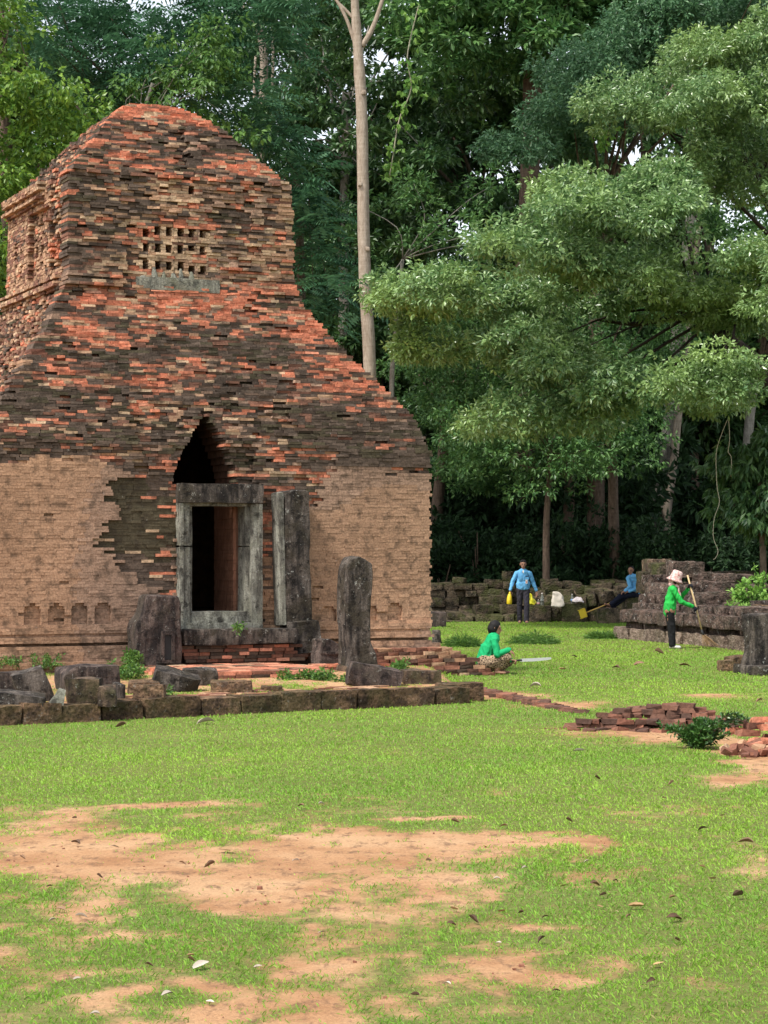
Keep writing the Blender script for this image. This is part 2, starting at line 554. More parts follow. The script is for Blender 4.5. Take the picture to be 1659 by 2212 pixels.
    for nm, a, b in (('leaf_fallen_brown', (0.075, 0.042, 0.024), (0.26, 0.155, 0.09)), ('leaf_fallen_pale', (0.38, 0.31, 0.25), (0.56, 0.50, 0.42)),
                     ('leaf_fallen_tan', (0.26, 0.16, 0.075), (0.42, 0.27, 0.13))):
        t = NT(nm)
        oi = t.n('ShaderNodeObjectInfo')
        c = t.mix(a, b, oi.outputs['Random'])
        c = t.mix(c, t.ramp(t.noise(40, 4, 0.7), [(0.3, 0.65), (0.7, 1.2)]), 1.0, 'MULTIPLY')
        t.principled(c, 0.7, 0.3)


build_materials()
M = MATS
# ------------------------------------------------------------------ ground
def vnoise(x, y, seed=0):
    xi, yi = np.floor(x).astype(np.int64), np.floor(y).astype(np.int64)
    xf, yf = x - xi, y - yi
    def h(a, b):
        n = (a * 374761393 + b * 668265263 + seed * 1442695041) & 0xFFFFFFFF
        n = ((n ^ (n >> 13)) * 1274126177) & 0xFFFFFFFF
        return ((n ^ (n >> 16)) & 0xFFFF) / 65535.0
    u, v = xf * xf * (3 - 2 * xf), yf * yf * (3 - 2 * yf)
    return (h(xi, yi) * (1 - u) + h(xi + 1, yi) * u) * (1 - v) + (h(xi, yi + 1) * (1 - u) + h(xi + 1, yi + 1) * u) * v


def vfbm(x, y, seed=0, oct=4):
    s, a, t = 0, 0.5, 0
    for k in range(oct):
        s = s + a * vnoise(x * 2 ** k, y * 2 ** k, seed + k * 17)
        t += a; a *= 0.55
    return s / t


def sstep(x, a, b):
    t = np.clip((x - a) / (b - a), 0, 1)
    return t * t * (3 - 2 * t)


# worn soil patches: centre and half sizes in metres on the ground (x, y, rx, ry)
_bare_px = [(60, 1840, 200, 70), (60, 1900, 190, 38), (350, 1900, 250, 48), (600, 1870, 260, 52), (620, 1938, 200, 32), (850, 1865, 250, 52),
            (1060, 1850, 200, 28), (930, 1785, 60, 10), (350, 1765, 130, 9), (1180, 1835, 80, 15), (430, 2030, 70, 12), (780, 2075, 90, 30),
            (100, 2115, 110, 14), (500, 2130, 120, 20), (800, 2140, 190, 36), (250, 2190, 130, 25), (600, 2190, 140, 25), (450, 2225, 180, 25),
            (1000, 2185, 130, 15), (1180, 2085, 60, 15), (950, 2060, 70, 12), (1615, 1690, 60, 16), (1645, 1650, 45, 40), (1560, 1505, 55, 7),
            (1100, 1502, 90, 8), (1370, 1588, 110, 14), (1625, 1605, 60, 30), (1200, 1525, 110, 10)]
BARE = []
for x, y, rx, ry in _bare_px:
    if 1700 < y < 1980: y -= 20
    p = on_ground(x, y)
    BARE.append((p.x, p.y, rx / FPX * p.y, p.y * p.y / (EYE * FPX) * ry, 1.05 if y < 1980 else 0.62))

K0, K1 = Vector((-5.65, 22.8)), Vector((1.08, 27.35))      # line of the laterite kerb
KD = (K1 - K0).normalized()
KN = Vector((-KD.y, KD.x))
TW_O, TW_R = Vector((-2.454, 32.586, 0)), math.radians(24)
TW_C, TW_S = math.cos(TW_R), math.sin(TW_R)


def tower_uv(X, Y):
    dx, dy = X - TW_O.x, Y - TW_O.y
    return dx * TW_C + dy * TW_S, -dx * TW_S + dy * TW_C


def terrace(X, Y):
    s1 = (X - K1.x) * KN.x + (Y - K1.y) * KN.y
    s2 = -((X - 1.1) + (Y - 27.35) * 0.03)
    return sstep(s1, 0.05, 0.3) * sstep(s2, -0.15, 0.35) * (1 - sstep(Y, 33.5, 36.0) * sstep(X, -1.0, 1.0))


def ground_h(X, Y):
    h = 0.05 * (vfbm(X * 0.22 + 9, Y * 0.22, 3, 2) - 0.5) + 0.016 * (vfbm(X * 1.3, Y * 1.3, 5, 3) - 0.5)
    return h + 0.165 * terrace(X, Y) + 0.0


def grassness(X, Y):
    b = np.zeros_like(X)
    wx = X + 0.9 * (vfbm(X * 1.1, Y * 0.9, 21) - 0.5)
    wy = Y + 1.8 * (vfbm(X * 0.9 + 40, Y * 0.7, 23) - 0.5)
    for cx, cy, rx, ry, st in BARE:
        d = ((wx - cx) / rx) ** 2 + ((wy - cy) / ry) ** 2
        b = np.maximum(b, np.exp(-d * 0.85) * st)
    n = vfbm(X * 2.3, Y * 1.2, 31, 4)
    nh = vfbm(X * 8.5, Y * 4.5, 37, 4)
    calm = 1 - 0.62 * sstep(Y, 14.5, 19.0)
    g = 1.10 - b + calm * (1.3 * (n - 0.5) + 1.3 * (nh - 0.5))
    g = g - 0.22 * (1 - sstep(Y, 10.0, 14.0)) * sstep(vfbm(X * 1.2, Y * 0.8, 61), 0.42, 0.62)
    g = np.where(terrace(X, Y) > 0.3, 0.44 + 1.5 * (n - 0.5) + 0.8 * (nh - 0.5), g)
    return np.clip(g, 0, 1)


def forest_floor(X, Y):
    return sstep(Y + 3 * (vfbm(X * 0.3, Y * 0.3, 71) - 0.5), 62.0, 65.0)


def build_ground():
    ys = [4.0]
    while ys[-1] < 80: ys.append(ys[-1] * 1.0062)
    ys = np.array([-60.0, -25.0, -8.0, -1.0] + ys + [95, 120, 170, 260, 420, 800])
    xs = np.concatenate([[-700, -300, -140, -70, -38, -22, -15], np.arange(-11, 13.01, 0.095), [16, 22, 38, 70, 140, 300, 700]])
    X, Y = np.meshgrid(xs, ys)
    Z = ground_h(X, Y)
    ny, nx = X.shape
    V = np.stack([X, Y, Z], -1).reshape(-1, 3)
    i = np.arange(ny * nx).reshape(ny, nx)
    F = np.stack([i[:-1, :-1], i[:-1, 1:], i[1:, 1:], i[1:, :-1]], -1).reshape(-1, 4)
    cols = np.stack([grassness(X, Y), forest_floor(X, Y), np.zeros_like(X)], -1).reshape(-1, 3)
    me = make_mesh('ground', V, F, cols, True)
    tag(add('ground', me, M['soil']), kind='structure')


def build_grass():
    r = np.random.default_rng(5)
    P = []
    for y0, y1, dens in ((8.0, 11, 3600), (11, 15, 3000), (15, 21, 2200), (21, 30, 1250), (30, 42, 700), (42, 63, 380)):
        wl = 0.186 * y1 + 0.4
        n = int((y1 - y0) * 2 * wl * dens)
        X = r.uniform(-wl, wl, n); Y = r.uniform(y0, y1, n)
        ok = np.abs(X) < 0.186 * Y + 0.4
        X, Y = X[ok], Y[ok]
        g = grassness(X, Y)
        clump = vfbm(X * 7, Y * 7, 77, 3)
        g2 = g + 0.5 * (clump - 0.5)
        keep = r.uniform(0, 1, len(X)) < np.clip((g2 - 0.32) / 0.5, 0.02, 1)
        u, v = tower_uv(X, Y)
        keep &= ~((np.abs(u) < 3.55) & (v > -0.06))
        P.append(np.stack([X, Y, np.clip(g2, 0, 1)], -1)[keep])
    P = np.concatenate(P)
    n = len(P)
    X, Y, G = P[:, 0], P[:, 1], P[:, 2]
    Z = ground_h(X, Y) - 0.004
    far = Y / 10.0
    tall = vfbm(X * 1.7, Y * 1.7, 88, 3)
    ln = (0.012 + 0.022 * r.uniform(0, 1, n) ** 1.5) * (0.55 + 0.9 * tall) * (0.7 + 0.5 * G)
    edge = terrace(X, Y)
    ln *= np.where((edge > 0.02) & (edge < 0.5), 1.7, 1.0)
    ln *= np.where(Y > 30, 1.25, 1.0)
    wd = 0.0019 * np.clip(far, 0.9, 4.2) * r.uniform(0.7, 1.5, n)
    an = r.uniform(0, 2 * math.pi, n)
    lean = r.uniform(0.45, 1.45, n)
    dirx, diry = np.cos(an), np.sin(an)
    sx, sy = -diry * wd, dirx * wd
    hx = dirx * ln * np.sin(lean); hy = diry * ln * np.sin(lean); hz = ln * np.cos(lean)
    b = np.stack([X, Y, Z], -1)
    V = np.empty((n, 4, 3), dtype=np.float32)
    V[:, 0] = b + np.stack([sx, sy, 0 * sx], -1)
    V[:, 1] = b - np.stack([sx, sy, 0 * sx], -1)
    mid = b + np.stack([hx * 0.45, hy * 0.45, hz * 0.75], -1)
    V[:, 1] = V[:, 1]
    V[:, 2] = mid - np.stack([sx, sy, 0 * sx], -1) * 0.7
    V[:, 3] = b + np.stack([hx, hy, hz], -1)
    F = np.stack([np.arange(n) * 4 + k for k in (0, 1, 2, 3)], -1).astype(np.int32)
    patch = vfbm(X * 0.5, Y * 0.35, 91, 4)
    lime = np.array([0.30, 0.48, 0.05]); green = np.array([0.17, 0.34, 0.035]); dry = np.array([0.34, 0.29, 0.12])
    w = np.clip((patch - 0.3) * 2.0 + r.normal(0, 0.22, n), 0, 1)[:, None]
    col = green * (1 - w) + lime * w
    col *= (0.75 + 0.5 * r.uniform(0, 1, n))[:, None]
    isdry = (r.uniform(0, 1, n) < 0.05 + 0.25 * np.clip(0.6 - G, 0, 1))[:, None]
    col = np.where(isdry, dry * (0.6 + 0.6 * r.uniform(0, 1, (n, 1))), col)
    me = make_mesh('grass', V.reshape(-1, 3), F, np.repeat(col, 4, axis=0))
    tag(add('grass', me, M['grass']), 'short bright green lawn grass with worn gaps over the sandy soil', 'grass', kind='stuff')


build_ground()
build_grass()

# ------------------------------------------------------------------ the brick tower (local frame: x along the front, y into it)
tower = empty('brick_tower', TW_O, TW_R)
tag(tower, 'tall ruined brick sanctuary tower with stone door frame and stepped crumbling roof', 'tower')
HWZ = [0.0, 3.22, 3.47, 4.01, 4.38, 4.76, 5.10, 5.51, 5.90, 6.12, 7.74, 7.98, 8.46, 8.71, 8.92, 9.06, 9.2]
HWV = [3.48, 3.48, 3.48, 3.28, 3.01, 2.71, 2.44, 2.18, 1.93, 1.87, 1.83, 1.59, 1.19, 0.96, 0.72, 0.50, 0.2]
AX = 3.477
DARKPOLY = [(-1.72, 3.0), (-1.70, 2.66), (-1.54, 2.46), (-1.70, 2.25), (-1.945, 2.08), (-1.93, 1.98), (-1.67, 1.95), (-1.63, 1.82), (-1.4, 1.56),
            (-1.315, 1.51), (-1.1, 1.42), (-0.89, 1.34), (-0.72, 1.2), (-0.64, 1.0), (-0.64, 3.0)]
TANPOLY_R = [(1.31, 0.4), (1.31, 2.55), (1.6, 2.6), (1.70, 3.0), (1.86, 3.19), (2.75, 3.21), (2.80, 3.10), (3.6, 3.12), (3.6, 0.4)]


def inpoly(x, y, poly):
    c = False
    j = len(poly) - 1
    for i in range(len(poly)):
        xi, yi = poly[i]; xj, yj = poly[j]
        if (yi > y) != (yj > y) and x < (xj - xi) * (y - yi) / (yj - yi) + xi: c = not c
        j = i
    return c


HOLES = [(-0.597, 6.86), (-0.41, 6.864), (-0.223, 6.868), (-0.035, 6.872), (0.147, 6.876), (0.329, 6.872), (-0.597, 6.624), (-0.403, 6.621),
         (-0.223, 6.625), (-0.035, 6.628), (0.147, 6.639), (0.329, 6.627), (-0.604, 6.353), (-0.403, 6.35), (-0.223, 6.353), (-0.035, 6.356),
         (0.147, 6.315), (0.329, 6.325)]
NICHES = [(-2.837, 1.15), (-2.483, 1.15), (-2.139, 1.16), (-1.79, 1.17), (1.765, 1.08), (2.45, 1.1), (2.87, 1.12)]
ORANGE, TAN, DARK, PALE, RED, MOSS = 0, 1, 2, 3, 4, 5
PAL = [np.array(c) for c in ((0.49, 0.18, 0.105), (0.37, 0.225, 0.14), (0.105, 0.076, 0.058), (0.46, 0.32, 0.205), (0.20, 0.10, 0.068), (0.078, 0.064, 0.040))]


def niche_w(nz, z):
    if z < 0.865 or z > nz: return 0.0
    f = (nz - z) / 0.11
    return 0.125 if f >= 1 else 0.125 * math.sqrt(max(0.0, 1 - (1 - f) ** 2))


def fold(u, z):
    """streaky noise 0..1, long in u"""
    return 0.5 + 0.5 * noise.noise(Vector((u * 1.1 + 3.3, 7.7, z * 3.4)))


PICK_AT = [0.0, 0.0]


def pick(rr, w):
    """choose a brick colour; neighbours tend to weather alike"""
    u, z = PICK_AT
    q = 0.5 + 0.52 * noise.noise(Vector((u * 2.3, 4.4, z * 7.5))) + 0.20 * noise.noise(Vector((u * 0.7 + 9, 2.4, z * 1.9))) + 0.85 * (rr.random() - 0.5)
    x = min(0.999, max(0.001, q)) * sum(w)
    for i in (MOSS, DARK, RED, TAN, PALE, ORANGE):
        x -= w[i]
        if x <= 0: return i
    return ORANGE if w[ORANGE] > 0.05 else TAN


def front_style(u, z, rr):
    """-> palette index, setback, jitter, smooth flag"""
    PICK_AT[0], PICK_AT[1] = u, z
    n = fold(u, z); n2 = 0.5 + 0.5 * noise.noise(Vector((u * 0.8, 1.0, z * 0.9)))
    half = float(np.interp(z, HWZ, HWV))
    if z < 3.47:
        off, wall = 0.0, True
        if z < 0.30: off = -0.20 + 0.02 * math.sin(z * 40)
        elif z < 0.55: off = -0.10
        elif z < 0.60: off = 0.08
        elif z < 0.68: off = -0.075
        elif z < 0.74: off = -0.03
        elif z < 0.80: off = -0.06
        elif z < 0.86: off = -0.03
        for nu, nz in NICHES:
            if abs(u - nu) < niche_w(nz, z): off = 0.05
        if inpoly(u + 0.05 * math.sin(z * 31) + 0.06 * (n - .5), z + 0.1 * (n2 - .5), DARKPOLY):
            if rr.random() < 0.05 + 0.12 * (n > 0.62): return (PALE if rr.random() < .5 else ORANGE), 0.05, 0.006, 0
            if u > -0.95 and rr.random() < 0.34: return ORANGE if rr.random() < 0.7 else TAN, 0.055, 0.01, 0
            return (MOSS if n2 > 0.45 else DARK), 0.06, 0.006, 1
        if 0.62 < u < 1.32 and z > 0.75:
            if z < 1.85: return (TAN if rr.random() < 0.85 else DARK), 0.02, 0.008, 0
            return pick(rr, [0.30, 0.14, 0.42, 0.10, 0.04, 0.15]), 0.05, 0.014, 0
        if u > 1.2 and inpoly(u, z, TANPOLY_R):
            return TAN, off + 0.022 * (n2 - 0.5) + (0.05 if rr.random() < 0.004 + 0.05 * (n < 0.16) else 0), 0.0025, 1
        if u <= -0.6:
            topz = 3.32 - 0.06 * n - (0.40 * max(0.0, u + 2.0) if u > -2.0 else 0) - (0.12 if u < -2.9 else 0)
            if z < topz: return TAN, off + 0.022 * (n2 - 0.5) + (0.05 if rr.random() < 0.004 + 0.05 * (n < 0.16) else 0), 0.0025, 1
            return pick(rr, [0.08, 0.10, 0.55, 0.05, 0.12, 0.25]), off + 0.03, 0.012, 0
        if u > 1.2:
            if z > 3.2 and u > 1.9: return (DARK if n2 > .5 else MOSS), -0.01, 0.006, 1
            return pick(rr, [0.38, 0.14, 0.34, 0.06, 0.06, 0.1]), 0.03, 0.016, 0
        # over the door
        if z < 0.75: return pick(rr, [0.3, 0.25, 0.3, 0, 0.1, 0.1]), off, 0.01, 0
        d = 0.10 + 0.06 * n
        return pick(rr, [0.13, 0.17, 0.48, 0.12, 0.05, 0.15]), d, 0.03, 0
    if z < 5.95:
        j = 0.014
        ragged = 0.10 * max(0.0, n2 - 0.5)
        if z < 4.15 and u > 1.2: return pick(rr, [0.02, 0.05, 0.55, 0.02, 0.1, 0.35]), 0.0, 0.006, 0
        if z < 4.25 and u < -1.3 : return pick(rr, [0.05, 0.06, 0.52, 0.03, 0.14, 0.3]), 0.0, 0.008, 0
        if z < 4.1: return pick(rr, [0.11, 0.2, 0.42, 0.15, 0.05, 0.2]), 0.05 + ragged, 0.028, 0
        edge = u > half - 0.9
        if edge and 4.35 < z < 5.6: return pick(rr, [0.72 if n > 0.4 else 0.35, 0.03, 0.25, 0.03, 0.06, 0.05]), 0.0, 0.012, 0
        if z > 5.5 and abs(u + 0.1) < 1.3: return pick(rr, [0.62, 0.12, 0.12, 0.05, 0.16, 0.0]), 0.02, 0.014, 0
        if z > 5.2: return pick(rr, [0.38 if n > .45 else 0.14, 0.13, 0.34, 0.06, 0.16, 0.08]), ragged, 0.02, 0
        o = 0.38 if n > 0.56 else 0.09
        return pick(rr, [o, 0.11, 0.50 if n <= 0.56 else 0.27, 0.05, 0.20, 0.18]), ragged, j, 0
    if z < 7.72:
        off = 0.03 + 0.05 * max(0, n2 - 0.4)
        if z < 6.15:
            off = (-0.10 if (5.98 < z < 6.05 or z > 6.09) else -0.03) if u < -0.95 else (-0.05 if u > 1.2 else 0.03)
            if u < -0.95: return pick(rr, [0.02, 0.35, 0.45, 0.1, 0.08, 0.05]), off, 0.008, 1
            return pick(rr, [0.6, 0.25, 0.12, 0.1, 0.1, 0]), off, 0.014, 0
        if abs(u + 0.13) < 0.66 and z < 7.12:
            if -0.72 < u < -0.40 and 6.7 < z < 7.05: return pick(rr, [0.75, 0.1, 0.05, 0.2, 0, 0]), 0.05, 0.008, 0
            if z > 6.95: return pick(rr, [0.55, 0.2, 0.12, 0.2, 0.05, 0]), 0.04, 0.01, 0
            return pick(rr, [0.08, 0.25, 0.03, 0.62, 0.04, 0]), 0.05, 0.009, 0
        if u > 0.5:
            if z < 6.5: return pick(rr, [0.34 if n > .5 else .12, 0.42, 0.10, 0.16, 0.08, 0]), off, 0.022, 0
            return pick(rr, [0.10, 0.42, 0.22 if n > .5 else 0.5, 0.20, 0.06, 0.04]), off, 0.022, 0
        if z > 7.15 and abs(u - 0.2) < 0.7: return pick(rr, [0.10, 0.35, 0.18, 0.35, 0.06, 0]), off, 0.02, 0
        if z < 6.55 and u < -0.95: return pick(rr, [0.05, 0.40, 0.35, 0.14, 0.12, 0]), -0.04, 0.008, 1
        return pick(rr, [0.24 if n > .5 else 0.10, 0.16, 0.52, 0.12, 0.06, 0.06]), off, 0.02, 0
    o = 0.42 if n > 0.52 else 0.14
    if z > 8.75: return pick(rr, [0.78, 0.05, 0.2, 0.05, 0.05, 0]), 0.0, 0.02, 0
    if u < -half + 0.8 and z > 8.0: o += 0.3
    gouge = 0.16 if (0.05 < u < 0.22 and 7.9 < z < 8.6) else 0.0
    return pick(rr, [o, 0.12, 0.5 - 0.3 * (n > 0.5), 0.14 if u > 0 else 0.04, 0.08, 0.1]), gouge + 0.05 * max(0, n2 - .5), 0.03, 0


def side_style(a, z, rr):
    PICK_AT[0], PICK_AT[1] = a + 31.0, z
    n = fold(a + 20, z); n2 = 0.5 + 0.5 * noise.noise(Vector((a * 0.8 + 11, 3.0, z * 0.9)))
    if z < 3.4: return pick(rr, [0.04, 0.7, 0.25, 0.1, 0.1, 0]), 0.0, 0.006, 0
    if z < 5.92:
        return pick(rr, [0.09 if n < .55 else .16, 0.28, 0.24, 0.09, 0.36, 0.02]), 0.05 * n2, 0.035, 0
    if z < 6.16:
        return pick(rr, [0, 0.6, 0.15, 0.05, 0.35, 0]), (-0.11 if (5.98 < z < 6.05 or z > 6.09) else -0.03), 0.006, 1
    if z < 7.74:
        if z > 7.45 and a > 3.0:
            return pick(rr, [0, 0.65, 0.2, 0.1, 0.3, 0]), (-0.13 if z > 7.6 or 7.5 < z < 7.54 else -0.05), 0.006, 1
        off = 0.0
        if 2.75 < a < 3.95 and 6.25 < z < 7.35: off = 0.09
        if a < 2.7 and z > 6.3: return pick(rr, [0.22, 0.14, 0.36, 0.18, 0.16, 0]), 0.05 + 0.1 * (n2 - .3), 0.045, 0
        if (4.36 < a < 4.44 or 4.72 < a < 4.80) and 6.25 < z < 6.95: off = 0.12
        return pick(rr, [0.02, 0.62, 0.05, 0.06, 0.34, 0]), off, 0.006, 1
    return pick(rr, [0.16 if n < .55 else .3, 0.10, 0.50, 0.06, 0.16, 0.06]), 0.05 * n2, 0.035, 0


def build_tower():
    rr = random.Random(3)
    B, cols, cand = [], [], []
    ch = 0.0445
    zc = 0.12
    k = 0
    while zc < 9.13:
        half = float(np.interp(zc, HWZ, HWV)); vf = AX - half
        z0, z1 = zc - ch / 2, zc + ch / 2
        # ---- front
        blocks = []
        if 0.757 < zc < 2.91: blocks.append((-0.655, 0.64))
        if 2.91 <= zc < 3.98:
            f = (zc - 2.91) / 1.05
            aL = float(np.interp(f, [0, .3, .62, 1], [-0.725, -0.63, -0.45, -0.17])); aR = float(np.interp(f, [0, .3, .7, 1], [0.33, 0.27, 0.07, -0.14]))
            blocks.append((aL + rr.uniform(-.02, .02), aR + rr.uniform(-.03, .03)))
        for hu, hz in HOLES:
            if abs(zc - hz) < 0.066: blocks.append((hu - 0.050, hu + 0.046 + rr.uniform(-.006, .006)))
        if abs(zc - 7.56) < 0.075: blocks.append((0.10, 0.185))
        blocks.sort()
        a = -half + rr.uniform(-0.03, 0.03)
        end = half + rr.uniform(-0.03, 0.03)
        if zc < 0.5: a -= 0.25; end += 0.12 + max(0, 0.5 - zc) * 0.95
        segs = []
        while a < end - 0.02:
            L = rr.uniform(0.10, 0.25)
            b = min(a + L, end)
            if end - b < 0.07: b = end
            segs.append((a, b)); a = b
        for bl in blocks:
            ns = []
            for s in segs:
                if s[1] <= bl[0] or s[0] >= bl[1]: ns.append(s); continue
                if s[0] < bl[0] - 0.02: ns.append((s[0], bl[0]))
                if s[1] > bl[1] + 0.02: ns.append((bl[1], s[1]))
            segs = ns
        if 0.86 < zc < 1.2:
            for nu, nz in NICHES:
                w = niche_w(nz, zc)
                if w <= 0.01: continue
                ns = []
                for s in segs:
                    cuts = [s[0]] + [c for c in (nu - w, nu + w) if s[0] + 0.004 < c < s[1] - 0.004] + [s[1]]
                    ns += [(cuts[i], cuts[i + 1]) for i in range(len(cuts) - 1)]
                segs = ns
        for s in segs:
            um = 0.5 * (s[0] + s[1])
            pi, off, jit, smooth = front_style(um, zc, rr)
            if not smooth and zc > 3.0 and rr.random() < 0.02: off += 0.11
            v0 = vf + off + rr.gauss(0, jit)
            g = 0.0007 if smooth else 0.0020
            col = PAL[pi] * (rr.uniform(0.9, 1.1) if smooth else rr.uniform(0.7, 1.3))
            if pi == TAN:
                st = 0.5 + 0.5 * noise.noise(Vector((um * 0.9 + 5, 2.0, zc * 0.7)))
                st2 = 0.5 + 0.5 * noise.noise(Vector((um * 0.45 + 15, 9.0, zc * 0.4)))
                col = col * (0.62 + 0.70 * st) * np.array([1, 0.97 + .06 * st2, 0.92 + 0.2 * st2])
                col = col * (1 - 1.1 * max(0, st2 - 0.52)) * (np.array([0.92, 0.97, 1.05]) if st2 > 0.56 else 1)
            box = (s[0] + g, s[1] - g, v0, vf + 0.42, z0 + g * 0.8, z1 - g * 0.8)
            if not smooth and (s[1] - s[0]) > 0.14 and rr.random() < 0.35: cand.append((s[1] - s[0], len(B), pi))
            B.append(box); cols.append(col)
        # ---- left and right sides
        for side in (-1, 1):
            a = vf + 0.3
            bend = AX + half
            while a < bend - 0.02:
                L = rr.uniform(0.09, 0.21)
                b = min(a + L, bend)
                if bend - b < 0.06: b = bend
                am = 0.5 * (a + b)
                pi, off, jit, smooth = side_style(am, zc, rr)
                skip = False
                if side < 0 and 6.3 < zc < 7.3 and 2.9 < am < 3.8:
                    cc = ((am - 2.9) % 0.3) / 0.3; rz = ((zc - 6.3) % 0.25) / 0.25
                    if cc > 0.55 and rz > 0.4: off += 0.16
                o = -half + off + rr.gauss(0, jit) if side < 0 else half - off - rr.gauss(0, jit)
                col = PAL[pi] * rr.uniform(0.7, 1.3)
                g = 0.0025
                if side < 0: B.append((o, -half + 0.42, a + g, b - g, z0 + g, z1 - g))
                else: B.append((half - 0.42, o, a + g, b - g, z0 + g, z1 - g))
                cols.append(col)
                a = b
        # ---- back
        B.append((-half + 0.3, half - 0.3, AX + half - 0.3, AX + half, z0, z1)); cols.append(PAL[TAN])
        zc += ch; k += 1
    # pick the bricks that stand as single pieces
    cand.sort(reverse=True)
    take = cand[:300]
    idx = set(c[1] for c in take)
    proto = []
    for q in range(4):
        proto.append([])
        for nm in ('brick_orange', 'brick_tan', 'brick_dark', 'brick_tan', 'brick_red', 'brick_dark'):
            me = boxes_mesh('brick', [(-0.5, 0.5, -0.5, 0.5, -0.5, 0.5)], None, 0.0, q)
            r = np.random.default_rng(q + 40)
            co = np.empty(24, dtype=np.float32); me.vertices.foreach_get('co', co)
            co = co.reshape(8, 3) + r.uniform(-1, 1, (8, 3)) * np.array([0.03, 0.03, 0.09])
            me.vertices.foreach_set('co', co.astype(np.float32).ravel()); me.update()
            me.materials.append(M[nm])
            proto[-1].append(me)
    for L, i, pi in take:
        b = B[i]
        o = bpy.data.objects.new('brick', proto[rr.randrange(4)][pi])
        C.objects.link(o); o.parent = tower
        o.location = ((b[0] + b[1]) / 2, (b[2] + b[3]) / 2, (b[4] + b[5]) / 2)
        o.scale = (b[1] - b[0], b[3] - b[2], b[5] - b[4])
        o.rotation_euler = (0, 0, rr.uniform(-.03, .03))
    keep = [i for i in range(len(B)) if i not in idx]
    me = boxes_mesh('brickwork', [B[i] for i in keep], [cols[i] for i in keep], np.array([0.0022 if B[i][4] < 3.3 else 0.0055 for i in keep])[:, None, None], 9)
    tag(add('brickwork', me, M['brickwork'], tower), kind='stuff')
    # ---- rubble core behind the facing, hollow inside, with the door passage
    cb, ps = [], []
    z = -0.3
    while z < 9.05:
        dz = 0.104
        zm = z + dz / 2
        h = float(np.interp(zm + 0.1, HWZ, HWV)) - 0.30
        if h < 0.12: break
        f, b = AX - h, AX + h
        e = 0.0007 * (int(z * 10) % 3)
        if 0.95 < zm < 4.1:
            r = min(2.3, h - 0.4)
            if zm < 2.9: oL, oR = -0.60, 0.36
            elif zm < 3.96:
                q = (zm - 2.91) / 1.05
                oL = float(np.interp(q, [0, .3, .62, 1], [-0.74, -0.65, -0.47, -0.19])) - .02; oR = float(np.interp(q, [0, .3, .7, 1], [0.33, 0.27, 0.08, -0.12])) + 0.02
            else: oL = oR = None
            cb += [(-h, -r, f - e, b, z, z + dz), (r, h, f - e, b, z, z + dz), (-r, r, AX + r, b, z, z + dz)]
            if oL is None: cb += [(-r, r, f - e, AX - r, z, z + dz)]
            else:
                cb += [(-r, oL, f - e, AX - r, z, z + dz), (oR + 0.02, r, f - e, AX - r, z, z + dz)]
        else:
            cb.append((-h, h, f - e, b, z, z + dz))
        z += dz
    add('rubble_core', boxes_mesh('rubble_core', cb), M['tower_core'], tower)
    # passage lining
    pl = [(0.33 + 0.004 * (i % 3), 0.40, 0.30, 1.16, 1.0 + 0.052 * i + 0.001, 1.0 + 0.052 * (i + 1) - 0.001) for i in range(36)]
    add('passage_wall', boxes_mesh('passage_wall', pl, None, 0.002), M['passage_plaster'], tower)


build_tower()


def slab(dims, seed, cuts=8, amp=0.012, fine=0.006, rnd=0.05, name='stone'):
    return rock_mesh(name, dims, seed, cuts, rnd, amp, fine)


